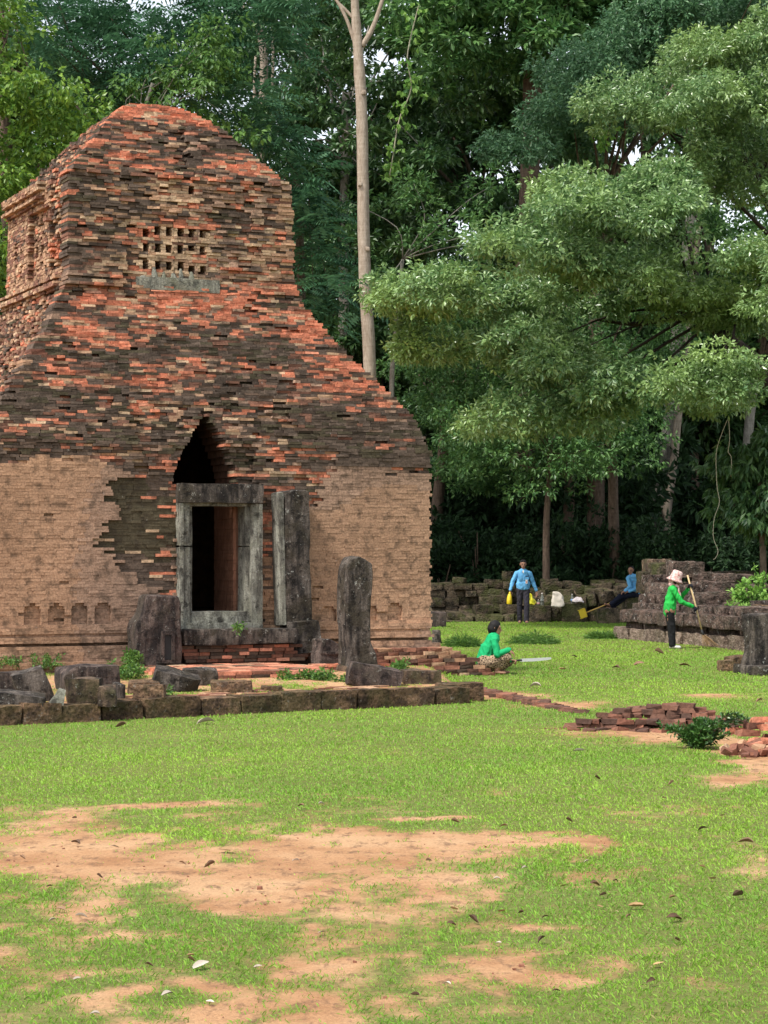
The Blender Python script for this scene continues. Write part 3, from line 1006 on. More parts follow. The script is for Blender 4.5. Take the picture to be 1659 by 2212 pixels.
def build_doorway():
    fm = M['sandstone_frame']
    # jambs: an outer fillet and a stepped inner moulding, in two lengths with an open joint
    for sx, x0, x1, inner in ((-1, -0.655, -0.50, -0.45), (1, 0.47, 0.64, 0.42)):
        for z0, z1 in ((0.76, 1.98), (1.99, 2.62)):
            j = add('door_jamb', slab((x1 - x0, 0.42, z1 - z0), int(z0 * 37 + sx * 9), 9, 0.012), fm, tower, ((x0 + x1) / 2, 0.09, z0))
            w = abs(inner - (x1 if sx < 0 else x0)) + 0.03
            xm = (x1 + inner) / 2 if sx < 0 else (x0 + inner) / 2
            add('jamb_moulding', slab((w, 0.36, z1 - z0), int(z0 * 31 + sx * 5 + 3), 7, 0.01), fm, j, (xm - (x0 + x1) / 2, 0.06, 0.0))
            add('jamb_fillet', slab((0.055, 0.05, z1 - z0), int(z0 * 11 + 3), 5, 0.004), fm, j, (sx * 0.055, -0.215, 0.0))
    l = add('door_lintel', slab((1.31, 0.46, 0.285), 77, 9, 0.014), M['sandstone_dark'], tower, (-0.005, 0.06, 2.625))
    add('lintel_moulding', slab((0.98, 0.36, 0.07), 78, 7, 0.008), fm, l, (-0.01, 0.06, -0.045))
    for i, (z, w, d) in enumerate(((0.757, 1.29, 0.50), (0.845, 1.12, 0.42), (0.925, 0.98, 0.34))):
        add('door_sill', slab((w, d, 0.092), 60 + i, 7, 0.008), fm, tower, (-0.005, 0.12 - 0.01 * i, z))
    # doorstep slab and the brick courses under it
    add('doorstep', slab((1.80, 0.62, 0.225), 91, 9, 0.022, 0.01, 0.09), M['sandstone_dark'], tower, (0.16, -0.22, 0.532))
    rr = random.Random(8)
    for c in range(5):
        a = -0.68 - 0.02 * c; z = 0.285 + 0.05 * c
        while a < 1.0:
            L = rr.uniform(0.14, 0.27)
            add('step_brick', step_mesh[rr.choice((0, 1, 1, 2, 2, 3))], None, tower, (a + L / 2, -0.19 + rr.uniform(-.02, .02), z + 0.024), (0, 0, rr.uniform(-.03, .03)), (L - 0.008, 0.5, 0.046))
            a += L
    # leaning engaged pillar right of the door
    p = add('pilaster', slab((0.42, 0.30, 2.02), 120, 12, 0.03, 0.014, 0.06), M['sandstone_dark'], tower, (1.16, -0.15, 0.80), (0, math.radians(-1.2), 0))
    add('pilaster_foot', rock_mesh('stone', (0.52, 0.40, 0.50), 121, 7, 0.14, 0.05, 0.015), M['sandstone_dark'], p, (0.06, -0.02, -0.42))
    add('pilaster_fillet', slab((0.07, 0.33, 2.0), 122, 8, 0.01), M['sandstone_frame'], p, (-0.245, 0.0, 0.0))
    # carved stone frieze in the upper storey, with its broken figures on top
    fr = add('stone_frieze', slab((1.36, 0.30, 0.20), 131, 9, 0.008, 0.006, 0.04), M['frieze_stone'], tower, (-0.10, 1.72, 5.945))
    for i, (x, h, w) in enumerate(((-0.55, 0.06, 0.16), (-0.36, 0.20, 0.10), (-0.22, 0.13, 0.09), (-0.06, 0.12, 0.12), (0.06, 0.20, 0.09), (0.23, 0.15, 0.10))):
        add('frieze_figure', rock_mesh('stone', (w, 0.12, h), 140 + i, 4, 0.5, 0.015, 0.008, 0, True, 0.55), M['frieze_stone'], fr, (x, -0.05, 0.17))


step_mesh = []
for q, nm in enumerate(('brick_red', 'brick_old', 'brick_dark', 'brick_orange')):
    me = boxes_mesh('step_brick', [(-0.5, 0.5, -0.5, 0.5, -0.5, 0.5)], None, 0.03, q)
    me.materials.append(M[nm]); step_mesh.append(me)
build_doorway()
# ------------------------------------------------------------------ foliage
def leaves_mesh(name, pos, direc, per, ln, wd, rng, droop=0.35, spread=1.0, stem=0.06):
    """sprigs at pos (N,3) pointing along direc; each with `per` leaves. Each leaf is a folded rhomb"""
    n = len(pos)
    P = np.repeat(pos, per, axis=0)
    D = np.repeat(direc, per, axis=0)
    m = n * per
    R = rng.normal(0, 1, (m, 3))
    d = D + spread * R * 0.75
    d /= np.linalg.norm(d, axis=1, keepdims=True) + 1e-6
    base = P + d * stem * rng.uniform(0.3, 1.4, (m, 1))
    tip = d.copy(); tip[:, 2] -= droop * rng.uniform(0.4, 1.6, m)
    tip /= np.linalg.norm(tip, axis=1, keepdims=True) + 1e-6
    upv = np.array([0, 0, 1.0]) + 0.55 * rng.normal(0, 1, (m, 3))
    side = np.cross(tip, upv); side /= np.linalg.norm(side, axis=1, keepdims=True) + 1e-6
    nor = np.cross(side, tip)
    L = ln * rng.uniform(0.65, 1.3, (m, 1)); W = wd * rng.uniform(0.75, 1.25, (m, 1))
    V = np.empty((m, 4, 3), dtype=np.float32)
    V[:, 0] = base
    V[:, 1] = base + tip * L * 0.45 + side * W * 0.5 + nor * W * 0.12
    V[:, 2] = base + tip * L - nor * L * 0.08
    V[:, 3] = base + tip * L * 0.45 - side * W * 0.5 + nor * W * 0.12
    F = np.arange(m * 4, dtype=np.int32).reshape(m, 4)
    return make_mesh(name, V.reshape(-1, 3), F)


def fronds_mesh(name, pos, direc, ln, rng, pairs=6):
    """feathery compound leaves: leaflets in pairs along an arching rachis"""
    n = len(pos)
    d = direc + 0.5 * rng.normal(0, 1, (n, 3)); d[:, 2] *= 0.45
    d /= np.linalg.norm(d, axis=1, keepdims=True) + 1e-6
    side = np.cross(d, np.array([0, 0, 1.0]) + 0.35 * rng.normal(0, 1, (n, 3))); side /= np.linalg.norm(side, axis=1, keepdims=True) + 1e-6
    L = ln * rng.uniform(0.7, 1.3, (n, 1))
    Vs = []
    for k in range(pairs):
        t0 = (k + 0.3) / pairs
        for sg in (-1, 1):
            c = pos + d * L * t0 + np.array([0, 0, -1.0]) * L * 0.45 * t0 * t0
            w = L * (0.36 * math.sin(math.pi * (0.18 + 0.78 * t0)))
            dd = d * L * 0.5 / pairs
            a = c; b = c + sg * side * w * 0.55 + dd * 0.7 - np.array([0, 0, 1.0]) * w * 0.1
            e = c + sg * side * w + dd * 0.5 - np.array([0, 0, 1.0]) * w * 0.28; f = c + sg * side * w * 0.5 - dd * 0.55 - np.array([0, 0, 1.0]) * w * 0.12
            Vs.append(np.stack([a, b, e, f], 1))
    V = np.stack(Vs, 1).reshape(-1, 3)
    F = np.arange(len(V), dtype=np.int32).reshape(-1, 4)
    return make_mesh(name, V, F)


def clump_points(centers, radii, dens, rng, hollow=0.45, top=0.35, flat=0.55):
    """points on the rind of many flattened clumps: (pos, outward direction)"""
    Ps, Ds = [], []
    for c, r in zip(centers, radii):
        n = max(3, int(dens * r * r))
        d = rng.normal(0, 1, (n, 3)); d /= np.linalg.norm(d, axis=1, keepdims=True)
        d[:, 2] = d[:, 2] * (1 - top) + top * np.abs(d[:, 2])
        rad = r * (hollow + (1 - hollow) * rng.uniform(0, 1, (n, 1)) ** 0.6)
        sc = np.array([1.0, 1.0, flat]) * (1 + 0.25 * rng.normal(0, 1, 3).clip(-1, 1))
        Ps.append(np.asarray(c) + d * rad * sc + rng.normal(0, 0.10 * r, (n, 3)))
        Ds.append(d * np.array([1, 1, 0.8]) + np.array([0, 0, 0.25]))
    return np.concatenate(Ps), np.concatenate(Ds)


def mass_clumps(poly, dist, thick, n, r0, r1, rng, mr=(1.1, 2.0), dens_m=1.0):
    """clumps gathered on the upper rind of larger rounded masses"""
    area = 0.0
    for i in range(len(poly)):
        a, b = poly[i - 1], poly[i]; area += a[0] * b[1] - a[1] * b[0]
    area = abs(area) / 2 * (dist / FPX) ** 2
    nm = max(6, int(area / dens_m))
    cen, rad = poly_clumps(poly, dist, thick, nm, mr[0], mr[1], rng)
    out, rr = [], []
    for k in range(n):
        i = k % len(cen)
        d = rng.normal(0, 1, 3); d[2] = abs(d[2]) - 0.3; d /= np.linalg.norm(d)
        out.append(tuple(np.array(cen[i]) + d * np.array([1, 1, 0.75]) * rad[i] * rng.uniform(0.75, 1.05))); rr.append(rng.uniform(r0, r1))
    return out, rr


def poly_clumps(poly, dist, thick, n, r0, r1, rng, seed=0):
    """clump centres filling a leafy mass whose outline is known from the survey, `thick` metres deep"""
    xs = [p[0] for p in poly]; ys = [p[1] for p in poly]
    out, rad = [], []
    guard = 0
    while len(out) < n and guard < n * 60:
        guard += 1
        x = rng.uniform(min(xs), max(xs)); y = rng.uniform(min(ys), max(ys))
        if not inpoly(x, y, poly): continue
        p = survey(x, y, dist)
        p.y += rng.uniform(-thick / 2, thick / 2)
        out.append(tuple(p)); rad.append(rng.uniform(r0, r1))
    return out, rad


def trunk_obj(name, pts, r0, r1, mat, parent, n=12, wob=0.12):
    P = spline(pts, 5)
    R = [r0 + (r1 - r0) * (i / (len(P) - 1)) ** 0.8 for i in range(len(P))]
    R[0] *= 1.35; R[1] *= 1.12
    return add(name, tubes_mesh(name, [(P, R, n, wob)]), M[mat], parent)


def twigs(centers, root, rng, n, r=0.05):
    """limbs that reach from a root point to some of the clumps"""
    T = []
    idx = rng.permutation(len(centers))[:n]
    for i in idx:
        c = Vector(centers[i]); a = Vector(root)
        mid = a.lerp(c, 0.5) + Vector((rng.normal() * .4, rng.normal() * .4, rng.normal() * .3 + 0.3))
        P = spline([a, mid, c], 4)
        T.append((P, [r * (1 - 0.8 * k / (len(P) - 1)) for k in range(len(P))], 6, 0.1))
    return T


def leafy_tree(name, label, base, trunk_pts, r0, r1, bark, poly, dist, thick, nclump, cr, dens, leaf, per, mat, rng, group=None, limbs=10, frond=0, droop=0.35, limb_mat=None, spread=1.0, hollow=0.45, top=0.35, mass=None):
    t = empty(name, base)
    tag(t, label, 'tree', group)
    b = Vector(base)
    tp = [Vector(p) - b for p in trunk_pts]
    trunk_obj('trunk', tp, r0, r1, bark, t)
    cen, rad = mass_clumps(poly, dist, thick, nclump, cr[0], cr[1], rng, mass) if mass else poly_clumps(poly, dist, thick, nclump, cr[0], cr[1], rng)
    cen = [tuple(Vector(c) - b) for c in cen]
    if limbs:
        root = tp[-1]
        near = sorted(range(len(cen)), key=lambda i: (Vector(cen[i]) - root).length)
        T = []
        for k in range(limbs):
            f = rng.uniform(0.15, 1.0)
            T += twigs(cen, tp[-2].lerp(tp[-1], f), rng, 1, r1 * 0.34)
        add('limbs', tubes_mesh('limbs', T), M[limb_mat or bark], t)
    P, D = clump_points(cen, rad, dens, rng, hollow, top, 0.8 if mass else 0.55)
    if frond: me = fronds_mesh('crown', P, D, frond, rng)
    else: me = leaves_mesh('crown', P, D, per, leaf[0], leaf[1], rng, droop, spread)
    add('crown', me, M[mat], t)
    return t


def generic_crown(kind, rng, R=3.2, H=4.0, nclump=34, dens=120, leaf=(0.2, 0.1), per=6, r=(0.7, 1.3)):
    cen, rad = [], []
    for k in range(nclump):
        d = rng.normal(0, 1, 3); d /= np.linalg.norm(d)
        q = 0.35 + 0.65 * rng.uniform() ** 0.5
        cen.append((d[0] * R * q, d[1] * R * q, d[2] * H / 2 * q)); rad.append(rng.uniform(*r))
    P, D = clump_points(cen, rad, dens, rng)
    if kind == 'frond': return fronds_mesh('crown', P, D, 0.55, rng), cen
    return leaves_mesh('crown', P, D, per, leaf[0], leaf[1], rng), cen


def build_forest():
    rng = np.random.default_rng(21)
    S = survey
    # ---- the pale straight tree behind the tower, forking high up
    base = S(801, 1291, 96); base.z = 0.0
    t = empty('pale_tree', base); tag(t, 'tall straight pale grey barked tree rising just behind the tower shoulder', 'tree')
    Y = 60.0
    base = Vector(((800 - CXP) / FPX * Y, Y, 0)); t.location = base
    pts = [S(x, y, Y) - base for x, y in ((799, 800), (790, 640), (786, 520), (784, 400), (783, 300), (780, 220), (773, 100), (766, 0), (760, -160), (752, -330))]
    pts = [Vector((0.05, 0, 0))] + [Vector((0.02, 0, 2.5))] + pts
    P = spline(pts, 6)
    R = []
    for i, p in enumerate(P):
        w = np.interp(p.z, [0, 2.5, 7, 12, 15, 17.5, 21], [0.24, 0.20, 0.175, 0.16, 0.15, 0.10, 0.08])
        w *= 1 + 0.07 * max(0, math.sin(p.z * 4.3)) ** 6
        R.append(float(w))
    add('trunk', tubes_mesh('trunk', [(P, R, 14, 0.07)]), M['bark_pale'], t)
    for a, b, c, d, r in (((775, 120), (748, 40), (715, -20), (690, -60), 0.06), ((782, 100), (805, 60), (826, 0), (850, -80), 0.085), ((768, 45), (745, 20), (725, 0), (700, -30), 0.05)):
        PP = spline([S(q[0], q[1], Y) - base for q in (a, b, c, d)], 5)
        add('branch', tubes_mesh('branch', [(PP, [r * (1 - 0.5 * k / (len(PP) - 1)) for k in range(len(PP))], 8, 0.08)]), M['bark_pale'], t)
    cen, rad = poly_clumps([(560, -700), (1000, -700), (1000, -260), (560, -260)], Y, 6, 26, 0.7, 1.2, rng)
    cen = [tuple(Vector(c) - base) for c in cen]
    PP, D = clump_points(cen, rad, 60, rng)
    add('crown', leaves_mesh('crown', PP, D, 5, 0.2, 0.1, rng), M['leaf_mid'], t)
    for z in (14.6, 11.9, 10.3, 9.0, 6.4, 5.1):
        i = min(range(len(P)), key=lambda q: abs(P[q].z - z))
        add('knot', rock_mesh('knot', (0.12, 0.12, 0.12), int(z * 10), 2, 0.6, 0.02), M['bark_pale'], t, P[i] + Vector((rng.uniform(-.12, .12), -R[i] * 0.9, -0.06)))

    # ---- bright tree with drooping leaf sprays (the big crown on the right)
    Y = 55.0
    base = Vector(((1730 - CXP) / FPX * 57, 57, 0))
    main_poly = [(865, 690), (900, 610), (965, 530), (990, 480), (1065, 450), (1115, 405), (1230, 355), (1330, 325), (1420, 340), (1500, 400), (1550, 480), (1530, 550), (1440, 580),
                 (1410, 660), (1410, 760), (1350, 860), (1320, 950), (1210, 960), (1110, 955), (1085, 935), (1090, 880), (1140, 820), (1080, 760), (980, 755), (910, 780), (890, 750)]
    spt = leafy_tree('spreading_tree', 'broad tree with pale green drooping leaf sprays reaching out toward the tower', base,
               [base, S(1715, 1000, 57), S(1680, 850, 57), S(1560, 720, 57), S(1480, 640, 57)], 0.42, 0.15, 'bark_dark', main_poly, Y, 7.0, 620, (0.30, 0.62), 130, (0.15, 0.068), 6, 'leaf_bright', np.random.default_rng(5), None, 16, droop=0.5, limb_mat='bark_dark', hollow=0.4, top=0.4, mass=(0.6, 1.15))
    for q, r in (([(1580, 735), (1530, 690), (1450, 688), (1370, 700), (1290, 690)], 0.13), ([(1560, 720), (1510, 610), (1480, 500), (1440, 430)], 0.09), ([(1540, 700), (1450, 620), (1350, 560), (1240, 520)], 0.08), ([(1600, 760), (1500, 770), (1420, 800), (1350, 780)], 0.06), ([(1490, 645), (1420, 600), (1390, 520)], 0.06)):
        PP = spline([S(x, y, 56.5) - base for x, y in q], 5)
        add('limb', tubes_mesh('limb', [(PP, [r * (1 - 0.75 * k / (len(PP) - 1)) for k in range(len(PP))], 8, 0.15)]), M['bark_dark'], spt)
    Ym = 67.0
    basem = Vector(((1330 - CXP) / FPX * Ym, Ym, 0))
    leafy_tree('shaded_tree', 'mid green tree in half shade filling the space under the broad crown', basem,
               [basem, S(1325, 1100, Ym), S(1320, 950, Ym), S(1300, 820, Ym)], 0.2, 0.12, 'bark_brown', [(900, 720), (1000, 660), (1500, 600), (1530, 820), (1420, 900), (1340, 930), (1300, 1010), (1180, 1000), (1050, 990), (960, 900)], Ym, 5.0, 110, (0.55, 1.05), 62, (0.15, 0.07), 6, 'leaf_mid', rng, None, 12, droop=0.6)
    Yn = 64.0
    basen = Vector(((1180 - CXP) / FPX * Yn, Yn, 0))
    leafy_tree('shaded_tree', 'low branched green tree in the shade just behind the walking man', basen,
               [basen, S(1180, 1150, Yn), S(1185, 1050, Yn), S(1190, 960, Yn)], 0.12, 0.07, 'bark_brown', [(960, 900), (1100, 860), (1400, 860), (1430, 980), (1300, 1060), (1120, 1080), (990, 1050)], Yn, 4.0, 90, (0.4, 0.85), 62, (0.15, 0.07), 6, 'leaf_mid', np.random.default_rng(17), None, 10, droop=0.6)
    # dark limbs showing in the gap
    tr = bpy.data.objects[-1] if False else None
    Y2 = 58.5
    base2 = Vector(((1720 - CXP) / FPX * Y2, Y2, 0))
    right_poly = [(1490, 800), (1530, 690), (1540, 560), (1560, 440), (1620, 400), (1740, 380), (1780, 900), (1659, 930), (1600, 935), (1540, 900), (1500, 860)]
    leafy_tree('overhanging_tree', 'bright leafy tree hanging over the stepped laterite base with loose vine stems', base2,
               [base2, S(1715, 1000, Y2), S(1690, 800, Y2), S(1660, 600, Y2)], 0.35, 0.2, 'bark_dark', right_poly, 53.0, 5.0, 210, (0.30, 0.6), 150, (0.14, 0.065), 6, 'leaf_bright', np.random.default_rng(6), None, 8, droop=0.5, hollow=0.4, top=0.4, mass=(0.6, 1.1))
    Y3 = 64.0
    base3 = Vector(((1700 - CXP) / FPX * Y3, Y3, 0))
    up_poly = [(1330, 330), (1335, 230), (1390, 180), (1480, 120), (1560, 80), (1659, 60), (1760, 40), (1760, 420), (1600, 440), (1500, 400), (1420, 340)]
    leafy_tree('tall_spreading_tree', 'tall pale leaved tree filling the top right above the broad crown', base3,
               [base3, S(1700, 900, Y3), S(1690, 600, Y3), S(1660, 350, Y3)], 0.4, 0.2, 'bark_dark', up_poly, 60.0, 6.0, 260, (0.34, 0.68), 130, (0.14, 0.062), 6, 'leaf_bright', np.random.default_rng(7), None, 8, droop=0.5, hollow=0.4, top=0.4, mass=(0.7, 1.3))
    Y4 = 70.0
    base4 = Vector(((1290 - CXP) / FPX * Y4, Y4, 0))
    blue_poly = [(1090, 470), (1080, 390), (1120, 330), (1090, 250), (1150, 170), (1260, 110), (1340, 60), (1480, 20), (1659, -30), (1700, 80), (1500, 130), (1400, 210), (1330, 310), (1200, 350), (1130, 430)]
    leafy_tree('bluish_tree', 'bluish green leafy tree behind the pale crowns', base4,
               [base4, S(1285, 900, Y4), S(1290, 600, Y4), S(1310, 380, Y4)], 0.35, 0.18, 'bark_brown', blue_poly, 68.0, 6.0, 300, (0.42, 0.85), 80, (0.17, 0.072), 6, 'leaf_bluegreen', np.random.default_rng(8), None, 14, droop=0.5, mass=(0.8, 1.5))

    # ---- left: vine curtain, feathery trees
    Y5 = 62.0
    base5 = Vector(((90 - CXP) / FPX * Y5, Y5, 0))
    vine_poly = [(-120, -60), (40, -60), (70, 60), (60, 170), (130, 190), (210, 260), (250, 330), (200, 400), (120, 420), (60, 470), (30, 700), (-60, 800), (-160, 800)]
    leafy_tree('vine_covered_tree', 'bright yellow green vine covered tree left of the tower roof', base5,
               [base5, S(70, 800, Y5), S(20, 500, Y5), S(10, 250, Y5), S(0, -40, Y5)], 0.3, 0.12, 'bark_brown', vine_poly, 59.0, 4.0, 88, (0.5, 1.0), 90, (0.17, 0.10), 5, 'leaf_vine', rng, None, 14, droop=0.8)
    Y6 = 66.0
    base6 = Vector(((330 - CXP) / FPX * Y6, Y6, 0))
    feather_poly = [(90, 140), (60, -60), (700, -80), (640, 60), (600, 160), (480, 260), (300, 240), (220, 300), (130, 250)]
    leafy_tree('feathery_tree', 'dark bluish feathery leaved tree straight behind the tower top', base6,
               [base6, S(330, 800, Y6), S(340, 500, Y6), S(350, 200, Y6)], 0.35, 0.15, 'bark_brown', feather_poly, 63.5, 5.0, 95, (0.7, 1.3), 26, None, 0, 'leaf_feather', rng, None, 16, frond=0.75)
    Y7 = 64.0
    base7 = Vector(((640 - CXP) / FPX * Y7, Y7, 0))
    feather2 = [(480, 260), (600, 200), (690, 330), (680, 420), (700, 520), (740, 640), (700, 720), (640, 640), (620, 400), (520, 300)]
    leafy_tree('feathery_tree', 'dark feathery leaved tree beside the right edge of the tower roof', base7,
               [base7, S(645, 900, Y7), S(650, 600, Y7), S(640, 380, Y7)], 0.22, 0.1, 'bark_brown', feather2, 62.0, 3.0, 50, (0.5, 1.0), 30, None, 0, 'leaf_feather', rng, None, 12, frond=0.65)
    # a climber hanging in front of the feathery crown
    Y8 = 60.5
    base8 = Vector(((260 - CXP) / FPX * Y8, Y8, 0))
    vine2 = [(250, 150), (480, 60), (520, 160), (500, 240), (560, 330), (470, 300), (330, 240), (250, 330), (200, 300)]
    leafy_tree('climber_tree', 'fresh green climber hanging in front of the feathery crown', base8,
               [base8, S(250, 800, Y8), S(270, 400, Y8), S(330, 180, Y8)], 0.12, 0.05, 'bark_grey', vine2, Y8, 2.5, 40, (0.35, 0.7), 70, (0.17, 0.095), 5, 'leaf_climber', rng, None, 12, droop=0.9)
    # ---- large leaved dark trees in the middle
    Y9 = 78.0
    base9 = Vector(((700 - CXP) / FPX * Y9, Y9, 0))
    mid_poly = [(560, -60), (1060, -60), (1080, 120), (1000, 300), (1020, 480), (960, 560), (860, 640), (800, 760), (690, 740), (640, 420), (600, 220)]
    leafy_tree('big_leaved_tree', 'dark big leaved tree filling the gap beside the pale trunk', base9,
               [base9, S(740, 740, Y9), S(741, 560, Y9), S(745, 380, Y9), S(748, 200, Y9)], 0.22, 0.15, 'bark_grey', mid_poly, 79.0, 9.0, 95, (0.7, 1.3), 52, (0.30, 0.14), 6, 'leaf_dark', rng, None, 24, hollow=0.2)
    Y10 = 74.0
    base10 = Vector(((1140 - CXP) / FPX * Y10, Y10, 0))
    poly10 = [(860, -80), (1420, -80), (1300, 60), (1180, 120), (1080, 170), (1000, 120), (930, 200), (860, 90)]
    leafy_tree('big_leaved_tree', 'large leaved dipterocarp with reddish trunk above the broad crown', base10,
               [base10, S(1120, 900, Y10), S(1140, 500, Y10), S(1147, 280, Y10), S(1148, 120, Y10), S(1120, -60, Y10)], 0.4, 0.3, 'bark_brown', poly10, 73.0, 5.0, 60, (0.7, 1.25), 60, (0.32, 0.14), 6, 'leaf_mid', rng, None, 12)
    Y11 = 72.0
    base11 = Vector(((945 - CXP) / FPX * Y11, Y11, 0))
    poly11 = [(850, 780), (960, 760), (1090, 800), (1120, 960), (1090, 1080), (960, 1060), (955, 930), (900, 880)]
    leafy_tree('shade_tree', 'dark leafy tree with leaning brown trunk at the tower corner', base11,
               [base11 + Vector((-.3, 0, 0)), S(940, 1200, Y11), S(945, 1090, Y11), S(955, 1000, Y11), S(962, 900, Y11), S(950, 800, Y11)], 0.26, 0.15, 'bark_brown', poly11, 71.0, 5.0, 50, (0.6, 1.1), 70, (0.16, 0.07), 6, 'leaf_mid', rng, None, 14, hollow=0.25)
    # ---- trunks that stand free under the canopy
    for nm, lab, pts, Yt, r0, r1, bark in (
            ('slender_tree', 'thin pale leaning stem beside the sloping roof edge', [(838, 1300), (846, 845), (852, 760), (858, 660), (870, 560)], 64, 0.09, 0.05, 'bark_grey'),
            ('forked_tree', 'pale bark tree with forked white limbs high behind the tower', [(560, 1300), (566, 400), (568, 200), (570, 120), (560, 60), (550, -30)], 84, 0.22, 0.12, 'bark_pale'),
            ('slim_shade_tree', 'slim brown trunk standing in deep shade behind the walking man', [(1222, 1290), (1224, 1210), (1228, 1120), (1232, 1020), (1238, 900), (1245, 780)], 70, 0.21, 0.15, 'bark_brown'),
            ('thick_shade_tree', 'thick dark trunk in the shade of the forest edge', [(1128, 1290), (1130, 1160), (1132, 1060), (1130, 960), (1125, 860)], 78, 0.5, 0.42, 'bark_dark'),
            ('twin_trunk_tree', 'pair of tall pale trunks close together above the stepped base', [(1415, 1290), (1425, 1120), (1440, 1000), (1455, 850), (1468, 700), (1485, 560), (1500, 420)], 74, 0.33, 0.22, 'bark_grey')):
        b = Vector(((pts[0][0] - CXP) / FPX * Yt, Yt, 0))
        t = empty(nm, b); tag(t, lab, 'tree')
        pp = [S(x, y, Yt) - b for x, y in pts]; pp[0] = Vector((0, 0, -0.1))
        trunk_obj('trunk', pp, r0, r1, bark, t)
        top = pp[-1] + b
        if nm == 'twin_trunk_tree':
            q = [(1440, 1290), (1440, 1120), (1455, 1000), (1470, 850), (1482, 760), (1494, 640), (1512, 480)]
            pp2 = [S(x, y, Yt - 0.5) - b for x, y in q]; pp2[0].z = -0.1
            trunk_obj('trunk', pp2, 0.17, 0.10, 'bark_pale', t)
        if nm == 'forked_tree':
            for q in (((568, 260), (585, 220), (590, 120), (585, 20)), ((560, 60), (530, 30), (525, -40)), ((566, 250), (550, 215), (552, 120))):
                PP = spline([S(x, y, Yt - 0.2) - b for x, y in q], 4)
                add('branch', tubes_mesh('branch', [(PP, [0.10 * (1 - 0.6 * k / (len(PP) - 1)) for k in range(len(PP))], 7, 0.1)]), M['bark_pale'], t)
        cen = [tuple(Vector((rng.normal() * 1.6, rng.normal() * 1.6, rng.normal() * 1.0)) + pp[-1] + Vector((0, 0, 0.8))) for _ in range(14)]
        add('limbs', tubes_mesh('limbs', twigs(cen, pp[-1], rng, 6, r1 * 0.5)), M[bark], t)
        PP, D = clump_points(cen, [rng.uniform(.5, 1.0) for _ in cen], 55, rng)
        add('crown', leaves_mesh('crown', PP, D, 6, 0.17, 0.075, rng), M['leaf_mid' if 'shade' not in nm else 'leaf_dark'], t)

    # ---- generic trees behind, copies of four crowns
    kinds = []
    for i, (k, mat, leaf) in enumerate((('leaf', 'leaf_dark', (0.30, 0.14)), ('leaf', 'leaf_mid', (0.2, 0.09)), ('frond', 'leaf_feather', None), ('leaf', 'leaf_dark', (0.22, 0.1)))):
        me, cen = generic_crown(k, rng, 3.2, 5.0, 40, 26 if k == 'frond' else 60, leaf or (0.2, 0.1), 6, (0.7, 1.3))
        me.materials.append(M[mat])
        lim = tubes_mesh('limbs', twigs(cen, (0, 0, -2.6), rng, 12, 0.09)); lim.materials.append(M['bark_brown'])
        kinds.append((me, lim))
    spots = []
    # (image x, crown centre y, distance, scale, kind)
    for x, y, Yd, s, k in ((60, 560, 72, 1.0, 0), (180, 120, 80, 1.3, 2), (760, 560, 92, 1.1, 0), (960, 640, 88, 1.0, 1), (1400, 40, 92, 1.3, 3), (880, 420, 92, 1.2, 3), (1040, 300, 86, 1.2, 0), (640, 120, 92, 1.2, 3),
                           (1150, 640, 84, 1.2, 3), (1280, 520, 80, 1.2, 0), (1400, 300, 88, 1.3, 3), (1560, 200, 90, 1.3, 0), (1640, 560, 76, 1.2, 1), (1500, 760, 80, 1.2, 0),
                           (1350, 820, 82, 1.2, 3), (1230, 880, 80, 1.0, 1), (1060, 900, 82, 1.1, 0), (930, 900, 84, 1.1, 3), (1440, 960, 86, 1.1, 0), (1580, 960, 84, 1.2, 3), (1680, 850, 82, 1.2, 0),
                           (820, 800, 86, 1.0, 1), (720, 800, 84, 1.0, 3), (560, 380, 82, 1.1, 2), (300, 500, 78, 1.2, 3), (0, 250, 78, 1.2, 0), (40, 820, 74, 1.0, 1), (1180, 1040, 88, 1.1, 0),
                           (980, 1050, 88, 1.0, 3), (1330, 1060, 90, 1.1, 3), (1500, 1080, 92, 1.1, 0), (1640, 1060, 90, 1.1, 1), (520, 640, 90, 1.2, 0), (250, 800, 88, 1.2, 3), 
                           (860, 980, 100, 1.2, 0), (1250, 700, 108, 1.4, 0), (760, 700, 110, 1.5, 3), (1400, 640, 110, 1.5, 0), (1600, 760, 110, 1.5, 3)):
        spots.append((x, y, Yd, s, k))
    tnames = ('dark_forest_tree', 'leafy_forest_tree', 'feathery_forest_tree', 'dark_forest_tree')
    tlabs = ('dark glossy large leaved tree deep in the forest behind', 'mid green small leaved tree in the forest behind', 'feathery bluish tree standing deep in the forest behind', 'dark dense small leaved tree deep in the forest behind')
    for i, (x, y, Yd, s, k) in enumerate(spots):
        c = S(x, y, Yd)
        b = Vector((c.x + rng.normal() * 0.4, Yd, 0))
        t = empty(tnames[k], b); tag(t, tlabs[k], 'tree', ('large leaved forest trees', 'small leaved forest trees', 'feathery forest trees', 'dense forest trees')[k])
        top = c - b + Vector((0, 0, -2.4 * s))
        top.z = max(top.z, 0.6)
        trunk_obj('trunk', [Vector((0, 0, -0.1)), Vector((rng.normal() * .15, 0, top.z * 0.5)), top], 0.2 * s, 0.12 * s, ('bark_brown', 'bark_grey', 'bark_dark', 'bark_brown')[k], t, 9)
        rz = rng.uniform(0, 6.28)
        for nm, me in (('crown', kinds[k][0]), ('limbs', kinds[k][1])):
            o = bpy.data.objects.new(nm, me); C.objects.link(o); o.parent = t
            o.location = c - b; o.rotation_euler = (0, 0, rz); o.scale = (s, s, s * rng.uniform(0.9, 1.2))

    # ---- the understory: shrubs along the forest foot, canopy shade painted into their leaves
    sh = []
